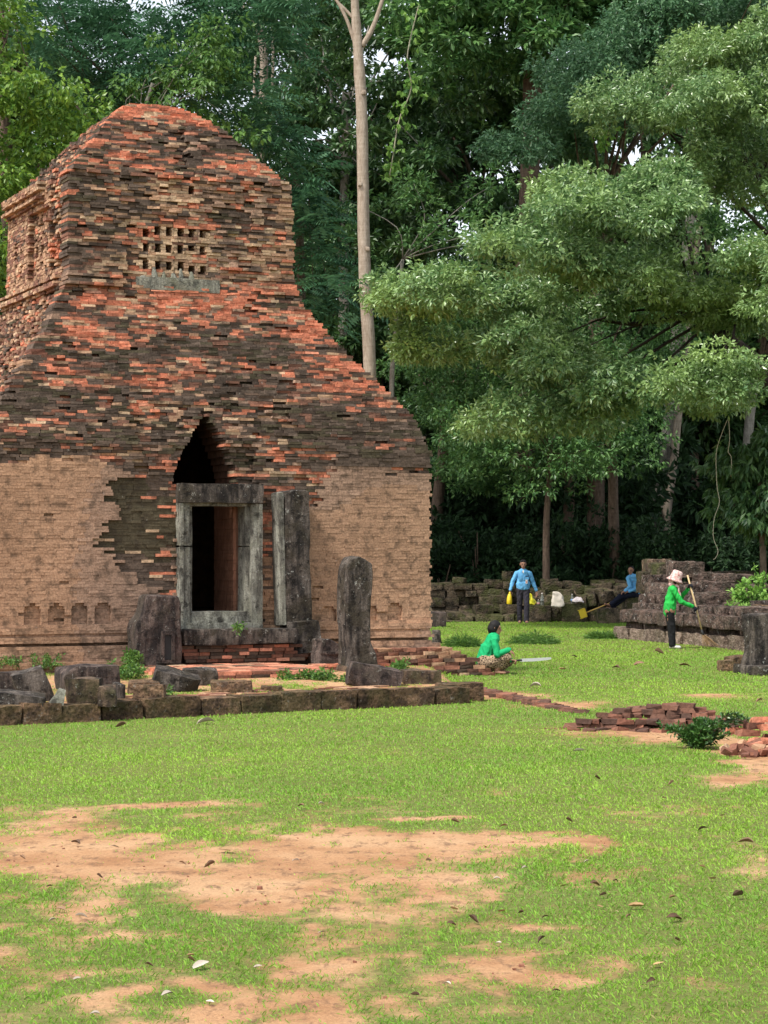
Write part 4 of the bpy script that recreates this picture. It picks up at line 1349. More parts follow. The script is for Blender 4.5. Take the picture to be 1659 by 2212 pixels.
    for i in range(3):
        cen = [(rng.normal() * 0.8, rng.normal() * 0.6, abs(rng.normal()) * 0.75 + 0.25) for _ in range(16)]
        PP, D = clump_points(cen, [rng.uniform(.35, .7) for _ in cen], 150, rng)
        PP[:, 2] = np.abs(PP[:, 2])
        me = leaves_mesh('foliage', PP, D, 5, 0.16, 0.075, rng); me.materials.append(M['leaf_under_shaded'])
        stems = tubes_mesh('stems', [(spline([(c[0] * .15, c[1] * .15, 0), (c[0] * .5, c[1] * .5, c[2] * .5), c], 3), [0.025] * 3 + [0.018] * 3 + [0.008], 5) for c in cen[:8]]); stems.materials.append(M['bark_brown'])
        sh.append((me, stems))
    slabs = ('shade-tinted understory shrub low at the forest foot', 'shade-tinted rounded understory shrub at the forest foot', 'shade-tinted spreading understory shrub at the forest foot')
    n = 0
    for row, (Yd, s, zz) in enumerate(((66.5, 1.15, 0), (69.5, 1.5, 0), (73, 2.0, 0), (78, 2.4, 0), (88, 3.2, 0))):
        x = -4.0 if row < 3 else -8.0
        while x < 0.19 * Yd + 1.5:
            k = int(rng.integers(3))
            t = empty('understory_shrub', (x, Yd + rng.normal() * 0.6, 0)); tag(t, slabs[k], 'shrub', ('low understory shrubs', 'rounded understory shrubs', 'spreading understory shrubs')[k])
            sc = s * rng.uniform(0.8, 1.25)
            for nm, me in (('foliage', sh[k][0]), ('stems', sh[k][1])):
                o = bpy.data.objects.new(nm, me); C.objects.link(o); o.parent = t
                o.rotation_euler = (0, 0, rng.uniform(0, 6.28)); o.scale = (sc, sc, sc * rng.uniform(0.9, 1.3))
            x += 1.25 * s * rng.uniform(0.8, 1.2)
            n += 1
    # drooping dark shrub on the right edge
    Yr = 55.5
    br = Vector(((1640 - CXP) / FPX * Yr, Yr, 0))
    leafy_tree('drooping_shrub_tree', 'dark tree with long drooping compound leaves beside the hanging vine', br,
               [br, br + Vector((0.1, 0, 1.5)), S(1640, 1000, Yr)], 0.12, 0.06, 'bark_brown', [(1580, 960), (1640, 930), (1720, 920), (1720, 1160), (1640, 1150), (1580, 1130), (1560, 1080)], Yr, 2.0, 46, (0.4, 0.8), 70, (0.26, 0.10), 6, 'leaf_dark', rng, None, 8, droop=1.3)
    # hanging vines
    for lab, pts, Yv in (('long pale bare vine hanging down from the bright crown', [(1572, 905), (1558, 940), (1547, 980), (1549, 1050), (1554, 1085), (1543, 1120), (1541, 1160), (1551, 1190), (1545, 1206), (1540, 1208)], 55),
                         ('short pale bare vine loop below the bright crown', [(1574, 905), (1576, 950), (1573, 975), (1580, 990), (1579, 1030)], 55)):
        P = spline([S(x, y, Yv) for x, y in pts], 5)
        b = P[-1].copy(); P = [p - b for p in P]
        o = add('hanging_vine', tubes_mesh('hanging_vine', [(P, [0.009] * len(P), 6, 0.2)]), M['vine_stem'], None, b)
        tag(o, lab, 'vine')
    # leafy climber strands by the pale trunk
    for lab, pts in (('strand of fresh lime green climber beside the pale trunk', [(905, 10), (880, 120), (888, 190), (862, 260), (850, 330), (842, 380)]),
                     ('strand of lime green climber over the broad crown', [(1286, 165), (1290, 200), (1298, 260), (1302, 300)])):
        P = spline([S(x, y, 66) for x, y in pts], 6)
        b = P[-1].copy(); P = [p - b for p in P]
        t = empty('climber_strand', b); tag(t, lab, 'vine')
        add('stem', tubes_mesh('stem', [(P, [0.02] * len(P), 5)]), M['vine_stem'], t)
        A = np.array([tuple(p) for p in P]); A = A[rng.integers(0, len(A), 60)] + rng.normal(0, 0.16, (60, 3))
        add('foliage', leaves_mesh('foliage', A, np.tile(np.array([[0, -.5, -.6]]), (60, 1)), 4, 0.2, 0.14, rng, 0.8), M['leaf_sprout'], t)
    # far wood behind everything
    cen, rad = [], []
    for i in range(150):
        x = rng.uniform(-45, 45); cen.append((x, 128 + rng.normal() * 4, rng.uniform(1, 13))); rad.append(rng.uniform(2.0, 3.4))
    PP, D = clump_points(cen, rad, 42, rng)
    tag(add('far_wood', leaves_mesh('far_wood', PP, D, 4, 0.55, 0.3, rng), M['leaf_dark']), 'solid dark mass of far woodland behind all the nearer trees', 'wood', kind='stuff')


build_forest()
# ------------------------------------------------------------------ stones, kerb, platform, walls
def gz(x, y):
    return float(ground_h(np.array([x]), np.array([y]))[0])


def brick_variants(mats, n=3, jit=(0.03, 0.04, 0.09)):
    out = []
    for q in range(n):
        for nm in mats:
            me = boxes_mesh('brick', [(-0.5, 0.5, -0.5, 0.5, 0.0, 1.0)])
            r = np.random.default_rng(q * 13 + 5)
            co = np.empty(24, dtype=np.float32); me.vertices.foreach_get('co', co)
            co = co.reshape(8, 3) + r.uniform(-1, 1, (8, 3)) * np.array(jit)
            me.vertices.foreach_set('co', co.astype(np.float32).ravel()); me.update()
            me.materials.append(M[nm]); out.append(me)
    return out


def build_kerb():
    kerb = empty('laterite_kerb', (K1.x, K1.y, 0)); tag(kerb, 'low kerb of pitted laterite blocks edging the terrace in front of the tower', 'kerb')
    bx = [-170, -70, 0, 48.6, 134, 218, 311, 434, 520, 609, 694, 771, 851, 939, 1016]
    P = []
    for x in bx:
        k = (x - CXP) / FPX
        t = (k * K1.y - K1.x) / (KD.x - k * KD.y)
        P.append(t)
    ang = math.atan2(KD.y, KD.x)
    for i in range(len(P) - 1):
        L = P[i + 1] - P[i]
        m = 0.5 * (P[i + 1] + P[i])
        c = K1 + KD * m + KN * 0.17
        hh = 0.40 + (0.02 if i % 3 == 0 else 0)
        add('block', rock_mesh('block', (L - 0.018, 0.36, hh), 200 + i, 8, 0.06, 0.022, 0.012), M['laterite_kerb'], kerb, (c.x - K1.x, c.y - K1.y, -0.20 + random.uniform(-.01, .01)), (0, 0, ang + random.uniform(-.012, .012)))
    # stones closing the right end of the terrace
    for i, (dx, dy, sx, sy, sz, r) in enumerate(((0.02, 0.42, 0.5, 0.42, 0.40, 0.3), (-0.02, 0.95, 0.42, 0.6, 0.36, 0.1), (-0.12, 1.6, 0.4, 0.62, 0.33, 0.05))):
        add('block', rock_mesh('block', (sx, sy, sz), 230 + i, 6, 0.1, 0.03, 0.012), M['laterite_kerb'], kerb, (dx - 0.15, dy, -0.19), (0, 0, r))


def top_stone(name, label, x0, x1, ytop, ybot, z, depth, mat, seed, rot=0.0, tilt=(0, 0), chop=1, rnd=0.12, cat='stone', group=None, amp=0.035, taper=0.0, cuts=6):
    """free stone standing on ground of height z: its foot seen at ybot, its top at ytop"""
    p = on_ground(0.5 * (x0 + x1), ybot, z)
    s = p.y / FPX
    w, h = (x1 - x0) * s, (ybot - ytop) * s * 0.93
    o = add(name, rock_mesh(name, (w, depth, h + 0.05), seed, cuts, rnd, amp, 0.012, chop, False, taper), M[mat], None, (p.x, p.y + depth * 0.4, z - 0.05), (tilt[0], tilt[1], rot))
    tag(o, label, cat, group)
    return o


def build_front_stones():
    T = 0.17
    zt = 0.16
    S_ = top_stone
    S_('fallen_block', 'flat dark thin slab lying tilted on the kerb at the tumbled stones', -20, 90, 1500, 1524, 0.2, 0.5, 'sandstone_dark', 301, 0.1, (0.05, 0.1), 1)
    S_('fallen_block', 'large dark block at the left wall foot behind the wedge stone', -15, 72, 1452, 1500, zt, 0.6, 'sandstone_purple', 302, 0.15, (0, 0), 1)
    S_('fallen_block', 'grey wedge shaped stone with a long slanting top edge', 44, 112, 1440, 1516, zt, 0.45, 'sandstone_dark', 303, 0.2, (0, -0.32), 2)
    S_('fallen_block', 'long dark block lying in front of the tower wall base', 120, 244, 1436, 1492, zt, 0.55, 'sandstone_purple', 304, 0.35, (0, 0), 1)
    S_('fallen_block', 'small pale triangular shard leaning among the tumbled stones', 100, 132, 1483, 1522, 0.2, 0.16, 'sandstone_frame', 305, 0.2, (0, 0.35), 2, 0.1, 'stone', None, 0.02, 0.55)
    S_('fallen_block', 'brown bowl shaped stone with a flared flat top on the kerb', 142, 208, 1466, 1518, 0.2, 0.42, 'sandstone_brown', 306, 0.1, (0, 0), 1, 0.2, taper=-0.25)
    S_('fallen_block', 'squat grey brown stone beside the bowl shaped stone', 207, 248, 1482, 1520, 0.2, 0.35, 'sandstone_brown', 307, 0.1, (0, 0), 1, 0.2)
    S_('fallen_block', 'little stone tucked behind the bowl shaped stone', 240, 258, 1471, 1510, zt, 0.3, 'sandstone_dark', 308, 0.4, (0, 0.1), 1, 0.2)
    S_('fallen_block', 'flat reddish laterite lump lying behind the cube of laterite', 272, 340, 1472, 1500, zt, 0.45, 'laterite_kerb', 309, 0.15, (0, 0), 1)
    S_('fallen_block', 'squared laterite cube sitting on the kerb line', 286, 354, 1482, 1512, 0.2, 0.42, 'laterite_kerb', 310, 0.05, (0, 0), 0, 0.1)
    S_('fallen_block', 'pale speckled slab tilted against the brick platform edge', 318, 418, 1452, 1496, zt, 0.5, 'sandstone_dark', 311, 0.15, (0.1, 0.24), 1)
    S_('fallen_block', 'dark ribbed lump lying beside the brick platform', 392, 466, 1448, 1482, zt, 0.45, 'sandstone_dark', 312, 0.2, (0, 0), 2, 0.3)
    S_('fallen_block', 'low rough laterite slab in front of the brick platform', 452, 540, 1472, 1499, zt, 0.45, 'laterite_kerb', 313, 0.1, (0, 0), 1)
    S_('fallen_block', 'tiny brick sized stone on the terrace paving', 566, 612, 1483, 1494, zt, 0.3, 'laterite_kerb', 314, 0.1, (0, 0), 0)
    S_('fallen_block', 'dark triangular block at the foot of the standing pillar', 744, 858, 1440, 1484, zt, 0.5, 'sandstone_purple', 315, 0.1, (0, 0.22), 1)
    S_('fallen_block', 'squared dark block on the terrace right of the pillar', 868, 951, 1450, 1479, zt, 0.45, 'sandstone_brown', 316, 0.12, (0, 0), 0, 0.08)
    S_('fallen_block', 'small dark cube beside the tower corner at the grass', 931, 963, 1322, 1354, 0, 0.45, 'sandstone_purple', 317, 0.1, (0, 0), 0)
    S_('fallen_block', 'rounded dark stone end showing behind the tower corner', 936, 952, 1360, 1388, 0.02, 0.4, 'sandstone_dark', 318, 0.1, (0, 0), 1)
    # upright carved stone with a square socket, left of the door
    def tw(u, v, z=0.0): return Vector((TW_O.x + u * TW_C - v * TW_S, TW_O.y + u * TW_S + v * TW_C, z))
    st = empty('carved_upright_stone', tw(-1.13, -0.42, 0.14), TW_R); tag(st, 'squat upright carved sandstone with a small square socket left of the door', 'stone')
    bm = bmesh.new()
    prof = [(-0.36, 0), (-0.355, 0.62), (-0.33, 0.75), (-0.25, 0.86), (-0.19, 1.10), (-0.16, 1.14), (0.27, 1.12), (0.31, 1.02), (0.325, 0.6), (0.34, 0.28), (0.33, 0)]
    sock = [(0.02, 0.2), (0.14, 0.2), (0.14, 0.5), (0.02, 0.5)]
    me = rock_from_profile('body', prof, 0.44, 411)
    add('body', me, M['sandstone_purple'], st)
    for i, (x, z, w, h, d) in enumerate(((0.03, 0.19, 0.05, 0.40, 0.06), (0.185, 0.19, 0.05, 0.40, 0.06), (0.11, 0.565, 0.20, 0.06, 0.06), (0.11, 0.155, 0.20, 0.05, 0.05))):
        add('socket_rim', rock_mesh('rim', (w, d, h), 420 + i, 3, 0.1, 0.006, 0.004), M['sandstone_purple'], st, (x, -0.245, z))
    add('socket', boxes_mesh('socket', [(0.05, 0.165, -0.246, -0.20, 0.21, 0.56)]), M['binding_black'], st)  # black box whose colour stands for the shade inside the hole
    # free standing pillar
    p = on_ground(768, 1452, 0.16)
    pl = empty('standing_pillar', (p.x, p.y + 0.15, 0.14), TW_R); tag(pl, 'freestanding broken sandstone pillar in front of the right wall', 'pillar')
    prof = [(-0.215, 0), (-0.185, 0.35), (-0.225, 0.9), (-0.215, 1.25), (-0.20, 1.55), (-0.13, 1.68), (-0.02, 1.70), (0.20, 1.58), (0.20, 1.52), (0.175, 1.2), (0.15, 0.9), (0.165, 0.42), (0.24, 0.28), (0.27, 0.1), (0.28, 0)]
    add('shaft', rock_from_profile('shaft', prof, 0.40, 431), M['sandstone_dark'], pl)
    add('foot', rock_mesh('foot', (0.56, 0.5, 0.16), 433, 6, 0.15, 0.03), M['sandstone_brown'], pl, (0.02, -0.02, -0.05))
    # recumbent grooved stone
    g = empty('grooved_stone', tw(1.52, -0.92, 0.20), TW_R); tag(g, 'purplish grooved stone lying between the pilaster and the standing pillar', 'stone')
    prof = [(-0.36, 0), (-0.36, 0.20), (-0.34, 0.23), (-0.335, 0.42), (-0.20, 0.43), (-0.05, 0.34), (0.12, 0.29), (0.40, 0.30), (0.42, 0.20), (0.42, 0)]
    add('body', rock_from_profile('body', prof, 0.36, 441), M['sandstone_purple'], g)
    add('moulding', rock_mesh('moulding', (0.74, 0.40, 0.05), 443, 6, 0.1, 0.008), M['sandstone_purple'], g, (0.02, 0.0, 0.185))


def rock_from_profile(name, prof, depth, seed, amp=0.018):
    """solid with the given x z outline, roughened, `depth` metres thick"""
    bm = bmesh.new()
    vs = [bm.verts.new((x, -depth / 2, z)) for x, z in prof]
    f = bm.faces.new(vs)
    r = bmesh.ops.extrude_face_region(bm, geom=[f])
    for v in [g for g in r['geom'] if isinstance(g, bmesh.types.BMVert)]: v.co.y += depth
    bmesh.ops.recalc_face_normals(bm, faces=bm.faces[:])
    bmesh.ops.bevel(bm, geom=bm.edges[:], offset=0.018, segments=1, affect='EDGES', profile=0.6)
    bmesh.ops.triangulate(bm, faces=bm.faces[:])
    for _ in range(3):
        es = [e for e in bm.edges if e.calc_length() > 0.09]
        if es: bmesh.ops.subdivide_edges(bm, edges=es, cuts=1)
        bmesh.ops.triangulate(bm, faces=[f for f in bm.faces if len(f.verts) > 3])
    off = Vector((seed % 17, seed % 23, seed % 7))
    for v in bm.verts:
        if v.co.z < 0.004: continue
        v.co += noise.noise_vector(v.co * 3.2 + off) * amp + noise.noise_vector(v.co * 12 + off) * 0.008
    return bm_mesh(name, bm)


def build_platform():
    """orange brick paving in front of the door and the low brick lines on the terrace"""
    rr = random.Random(12)
    V = brick_variants(('brick_orange', 'brick_orange', 'brick_tan', 'brick_red'))
    D = brick_variants(('brick_dark', 'brick_dark', 'brick_red'))
    pf = empty('brick_platform', TW_O, TW_R); tag(pf, 'low orange brick paved platform in front of the stone doorstep', 'platform')
    for c, (z, g) in enumerate(((0.12, 0.0), (0.17, 0.02), (0.22, 0.05))):
        top = c == 2
        v = -2.75 + g
        row = 0
        while v < -0.42:
            w = 0.17
            slant = (v + 2.75) * 0.10
            u = -1.55 + g + slant * 0.3 + (0.1 if row % 2 else 0)
            end = 0.75 - g - max(0, (-2.2 - v)) * 0.4
            edge_v = v < -2.5
            while u < end:
                L = rr.uniform(0.2, 0.31)
                if top or edge_v or u < -1.3 or u + L > end - 0.05:
                    m = (D if (edge_v and not top and rr.random() < .6) or rr.random() < .12 else V)
                    add('brick', m[rr.randrange(len(m))], None, pf, (u + L / 2, v + w / 2 + rr.uniform(-.01, .01), z + rr.uniform(-.004, .004)), (0, 0, rr.uniform(-.03, .03)), (L - 0.008, w - 0.007, 0.047))
                u += L
            v += w; row += 1
    # raised brick strip running off to the right beside the grooved stone
    st = empty('brick_strip', TW_O, TW_R); tag(st, 'raised strip of orange bricks running along the grooved stone', 'brick strip')
    for c in range(3):
        u = 0.98
        while u < 2.0:
            L = rr.uniform(0.16, 0.28)
            for q in range(2):
                add('brick', V[rr.randrange(len(V))], None, st, (u + L / 2, -1.28 + 0.13 * q - 0.16 * (u - 1), 0.13 + 0.048 * c), (0, 0, -0.16 + rr.uniform(-.03, .03)), (L - 0.008, 0.125, 0.045))
            u += L
    # scattered flat paving bricks on the terrace
    pv = empty('terrace_paving', (0, 27.5, 0.16)); tag(pv, 'line of worn flat bricks sunk in the terrace behind the kerb', 'paving')
    V2 = brick_variants(('brick_tan', 'brick_red', 'brick_tan'))
    for i in range(60):
        s = rr.uniform(-4.4, -0.25); c = K1 + KD * s + KN * rr.uniform(0.55, 1.45)
        L = rr.uniform(0.2, 0.32)
        add('brick', V2[rr.randrange(len(V2))], None, pv, (c.x, c.y - 27.5, -0.035 + rr.uniform(0, .012)), (rr.uniform(-.03, .03), rr.uniform(-.03, .03), math.atan2(KD.y, KD.x) + rr.uniform(-.2, .2)), (L, 0.16, 0.05))
    # stepped plinth corner of the tower
    pc = empty('plinth_corner', TW_O, TW_R); tag(pc, 'stepped red brick plinth spreading out at the right corner of the tower', 'plinth')
    V3 = brick_variants(('brick_old', 'brick_red', 'brick_dark', 'brick_red', 'brick_tan', 'brick_tan', 'brick_old'), 3, (0.04, 0.06, 0.12))
    for c in range(8):
        z = 0.0 + c * 0.055
        ext = 0.58 - 0.062 * c
        u = 1.9
        while u < 3.5 + ext:
            L = rr.uniform(0.16, 0.27)
            add('brick', V3[rr.randrange(len(V3))], None, pc, (u + L / 2, -0.24 - ext * 0.45 + rr.uniform(-.02, .02), z), (0, 0, rr.uniform(-.03, .03)), (L - 0.008, 0.3, 0.052))
            u += L
        v = -0.1
        while v < 2.6:
            L = rr.uniform(0.16, 0.27)
            add('brick', V3[rr.randrange(len(V3))], None, pc, (3.42 + ext, v + L / 2 - ext * 0.3, z), (0, 0, rr.uniform(-.03, .03)), (0.3, L - 0.008, 0.052))
            v += L


def build_wall_behind():
    """coursed mossy laterite wall and tumbled blocks under the forest edge"""
    w0 = survey(930, 1345, 61.5); w0.z = 0
    wall = empty('laterite_wall', (w0.x, 62.4, 0)); tag(wall, 'low coursed wall of mossy laterite blocks behind the walking man', 'wall')
    def cx(x): return 895.8 + x / 3.333
    def cy(y): return 1161.2 + y / 3.333
    coursed = [(110, 330, 200, 383), (195, 325, 287, 385), (285, 330, 415, 382), (415, 335, 530, 378), (503, 307, 635, 370), (635, 315, 730, 370),
               (115, 382, 225, 436), (225, 383, 368, 436), (368, 380, 450, 428), (445, 370, 680, 428), (680, 372, 740, 428), (108, 435, 215, 500), (212, 435, 323, 500), (320, 427, 455, 492), (455, 425, 556, 492), (556, 430, 700, 492),
               (110, 498, 220, 560), (220, 498, 312, 560), (312, 490, 442, 560), (442, 492, 560, 560), (560, 492, 740, 560)]
    for i, (x0, y0, x1, y1) in enumerate(coursed):
        Y = 62.2 + 0.15 * math.sin(i * 2.1)
        a, b = survey(cx(x0), cy(y1), Y), survey(cx(x1), cy(y0), Y)
        if y1 >= 560: a.z = -0.1
        add('block', rock_mesh('block', (b.x - a.x - 0.02, 0.7, b.z - a.z - 0.012), 500 + i, 5, 0.10, 0.035, 0.014), M['laterite_mossy'], wall, ((a.x + b.x) / 2 - w0.x, Y + 0.3 - 62.4, a.z), (0, 0, random.uniform(-.04, .04)))
    loose = [(285, 292, 365, 335, 62.2), (640, 247, 715, 318, 62.3), (556, 420, 690, 505, 61.8), (430, 488, 555, 558, 61.6), (555, 500, 640, 540, 61.7), (615, 490, 742, 562, 61.5),
             (232, 540, 360, 590, 61.5), (430, 558, 540, 612, 61.2), (538, 560, 642, 612, 61.2), (640, 560, 742, 612, 61.2), (340, 575, 432, 612, 61.2), (820, 540, 945, 602, 61.1), (930, 508, 1040, 574, 61.2), (948, 570, 1042, 602, 61.0),
             (1035, 480, 1182, 560, 61.2), (1040, 555, 1120, 598, 61.0), (1118, 556, 1205, 598, 61.0), (860, 472, 1000, 548, 61.5), (905, 300, 1040, 362, 63.6), (920, 330, 1066, 388, 63.0),
             (1065, 320, 1192, 380, 63.3), (1040, 370, 1142, 442, 62.5), (1140, 350, 1290, 420, 62.8), (1225, 375, 1366, 430, 62.4), (1325, 400, 1440, 482, 61.8), (1200, 410, 1322, 508, 61.6),
             (1165, 440, 1252, 512, 61.5), (1078, 420, 1165, 485, 61.9), (1280, 310, 1432, 350, 64.0), (1335, 320, 1452, 366, 63.6), (1285, 338, 1440, 380, 63.2), (1440, 318, 1552, 356, 63.8),
             (885, 385, 965, 475, 62.3), (940, 420, 1045, 485, 62.0), (1320, 510, 1458, 570, 61.2), (815, 470, 865, 560, 61.4), (1440, 400, 1562, 480, 61.8), (1555, 445, 1645, 545, 61.0), (720, 380, 920, 445, 62.8), (760, 440, 880, 500, 62.0),
             (1440, 470, 1560, 560, 61.4), (1440, 350, 1560, 410, 62.8), (700, 560, 830, 606, 61.2), (1200, 540, 1330, 600, 61.0), (1330, 560, 1470, 604, 60.9)]
    lab = {0: 'rounded mossy cap stone on top of the coursed wall', 1: 'upright squared stone standing on the wall beside the walking man', 2: 'big tilted block with pale flat face left of the walking man',
           14: 'large mossy block carrying the cloth bag and bottles', 24: 'cube block beside the yellow scoop handle', 34: 'squared mossy block under the seated woman\'s feet'}
    for i, (x0, y0, x1, y1, Y) in enumerate(loose):
        a, b = survey(cx(x0), cy(y1), Y), survey(cx(x1), cy(y0), Y)
        if y1 > 590: a.z = min(a.z, 0.0) - 0.05
        o = add('laterite_block', rock_mesh('laterite_block', (b.x - a.x, 0.62, b.z - a.z), 560 + i, 5, 0.16, 0.05, 0.015, 1 if i % 3 == 0 else 0), M['laterite_mossy'], None, ((a.x + b.x) / 2, Y + 0.25, a.z),
                (random.uniform(-.06, .06), random.uniform(-.10, .10), random.uniform(-.3, .3)))
        tag(o, lab.get(i, 'mossy fallen laterite block in the tumbled heap under the trees'), 'stone', None if i in lab else 'tumbled laterite blocks')
    # earth and rubble the blocks lie on
    xs = np.linspace(-1.5, 13, 90); ys = np.linspace(60.9, 66, 30)
    X, Y = np.meshgrid(xs, ys)
    H = (0.05 + 0.95 * sstep(Y, 61.2, 63.4) * (1 - 0.75 * sstep(Y, 63.8, 65.8))) * (0.72 + 0.5 * vfbm(X * 0.8, Y * 0.8, 5)) * sstep(X, -1.5, 0.8) - 0.10 + 0.10 * vfbm(X * 3, Y * 3, 8)
    i = np.arange(X.size).reshape(X.shape)
    F = np.stack([i[:-1, :-1], i[:-1, 1:], i[1:, 1:], i[1:, :-1]], -1).reshape(-1, 4)
    tag(add('rubble_bank', make_mesh('rubble_bank', np.stack([X, Y, H], -1).reshape(-1, 3), F, None, True), M['laterite_mossy']), kind='structure')


def build_stepped_base():
    """stepped laterite platform at the right, its long side running toward the camera"""
    A = on_ground(1322, 1379)
    sb = empty('stepped_laterite_base', (A.x, A.y, 0), math.radians(17.4)); tag(sb, 'stepped ruin platform of lichen spotted laterite courses behind the sweeping woman', 'ruin')
    rr = random.Random(4)
    # courses: (local x of the face, z0, z1, material, start y, overhang roughness)
    courses = [(0.00, -0.12, 0.22, 'laterite_pale', -0.05, 0.3, 1.0), (0.14, 0.22, 0.36, 'laterite_lichen', -0.4, 0.3, 0.9), (-0.02, 0.36, 0.61, 'laterite_lichen', -0.40, 0.5, 1.1),
               (0.30, 0.61, 0.77, 'laterite_lichen', -0.32, 0.4, 0.6), (0.55, 0.77, 0.96, 'laterite_lichen', -0.2, 0.4, 0.5), (0.82, 0.96, 1.19, 'laterite_lichen', -0.17, 0.5, 0.7)]
    n = 0
    for c, (x, z0, z1, mat, ys, var, Lm) in enumerate(courses):
        y = ys
        while y > -6.6:
            L = Lm * rr.uniform(0.7, 1.3)
            if (c == 5 and y < -2.0) or (c == 4 and y < -3.1) or (c == 3 and y < -5.2) or rr.random() < (0.0, 0, 0, 0.05, 0.12, 0.2)[c]: y -= L; continue
            o = add('block', rock_mesh('block', (1.0, L - 0.03, z1 - z0 + 0.01), 700 + n, 6, 0.10 if c else 0.06, 0.045, 0.02), M[mat], sb, (x + 0.5 + rr.uniform(-.04, .05), y - L / 2, z0), (0, 0, rr.uniform(-.03, .03)))
            y -= L; n += 1
    # near end toward the far left, closing courses
    for c, (x, z0, z1, mat, ys, var, Lm) in enumerate(courses):
        xx = x + 1.0
        while xx < 4.2:
            L = Lm * rr.uniform(0.7, 1.3)
            add('block', rock_mesh('block', (L - 0.03, 0.9, z1 - z0), 780 + n, 4, 0.1, 0.04, 0.015), M[mat], sb, (xx + L / 2, ys - 0.45, z0)); xx += L; n += 1
    add('fill', rock_mesh('fill', (3.2, 5.6, 0.72), 799, 8, 0.05, 0.06, 0.03), M['laterite_mossy'], sb, (2.7, -3.4, -0.05))
    def cx(x): return 1227.6 + x / 3.846
    def cy(y): return 1161.2 + y / 3.846
    for i, (x0, y0, x1, y1, Y, mat, lab, ch) in enumerate((
            (848, 215, 1120, 345, 48.3, 'laterite_lichen', 'big white speckled squared block topping the stepped platform', 0),
            (1065, 372, 1325, 470, 46.9, 'laterite_lichen', 'long lichen speckled block right of the broom handle', 0), (1065, 462, 1325, 600, 46.4, 'laterite_lichen', 'large rounded dark block under the long speckled block', 0),
            (1025, 300, 1210, 378, 48.2, 'laterite_lichen', 'dark flat block leaning beside the speckled top block', 1), (1200, 305, 1375, 380, 48.0, 'laterite_lichen', 'dark rectangular block near the sprouting plant', 0),
            (720, 222, 848, 330, 50.5, 'laterite_mossy', 'mossy greenish cube stone behind the speckled top block', 0), (595, 290, 720, 380, 51.0, 'laterite_mossy', 'mossy block at the seated woman\'s back', 0),
            (648, 322, 860, 400, 49.8, 'laterite_lichen', 'lichen edged slab on the far end of the stepped platform', 0), (652, 392, 830, 475, 49.4, 'laterite_lichen', 'broken speckled block under the lichen edged slab', 1),
            (650, 188, 722, 320, 51.5, 'sandstone_brown', 'brown rounded knob stone rising behind the mossy cube', 0), (765, 192, 840, 232, 51.8, 'sandstone_brown', 'small round brown stone on top of the mossy cube', 0),
            (1300, 552, 1400, 660, 45.6, 'laterite_lichen', 'dark upright lump among the sprouts', 1), (1505, 408, 1570, 470, 46.8, 'laterite_lichen', 'little rounded stone among the bright sprouts', 0),
            (1330, 470, 1560, 560, 46.4, 'laterite_lichen', 'dark rough block half hidden under the sprouts', 1), (1210, 612, 1275, 662, 45.0, 'brick_orange', 'pale orange brick fragments on the platform ledge', 1),
            (1530, 535, 1700, 592, 45.4, 'sandstone_purple', 'flat smooth brownish slab on the platform', 0), (1450, 588, 1600, 655, 45.2, 'laterite_lichen', 'dark squared stone under the smooth slab', 0), (1585, 575, 1700, 660, 44.8, 'laterite_kerb', 'red laterite lump at the platform edge', 0),
            (1205, 285, 1545, 340, 58.0, 'laterite_mossy', 'long low mossy wall block behind the platform', 0), (1380, 312, 1535, 352, 49.0, 'laterite_lichen', 'low dark stone behind the sprouting plant', 0))):
        a, b = survey(cx(x0), cy(y1), Y), survey(cx(x1), cy(y0), Y)
        if Y > 55: a.z = 0.0
        if lab.startswith('mossy') or lab.startswith('brown'): a.z -= 0.25
        o = add('laterite_block' if 'brick' not in mat else 'brick_fragment', rock_mesh('laterite_block', (b.x - a.x, 0.6 if Y < 50 else 0.7, b.z - a.z), 820 + i, 7, 0.3 if 'round' in lab else 0.10, 0.04, 0.022, ch), M[mat], None, ((a.x + b.x) / 2, Y + 0.2, a.z), (0, random.uniform(-.03, .03), random.uniform(-.15, .15) + 0.15))
        tag(o, lab, 'stone')


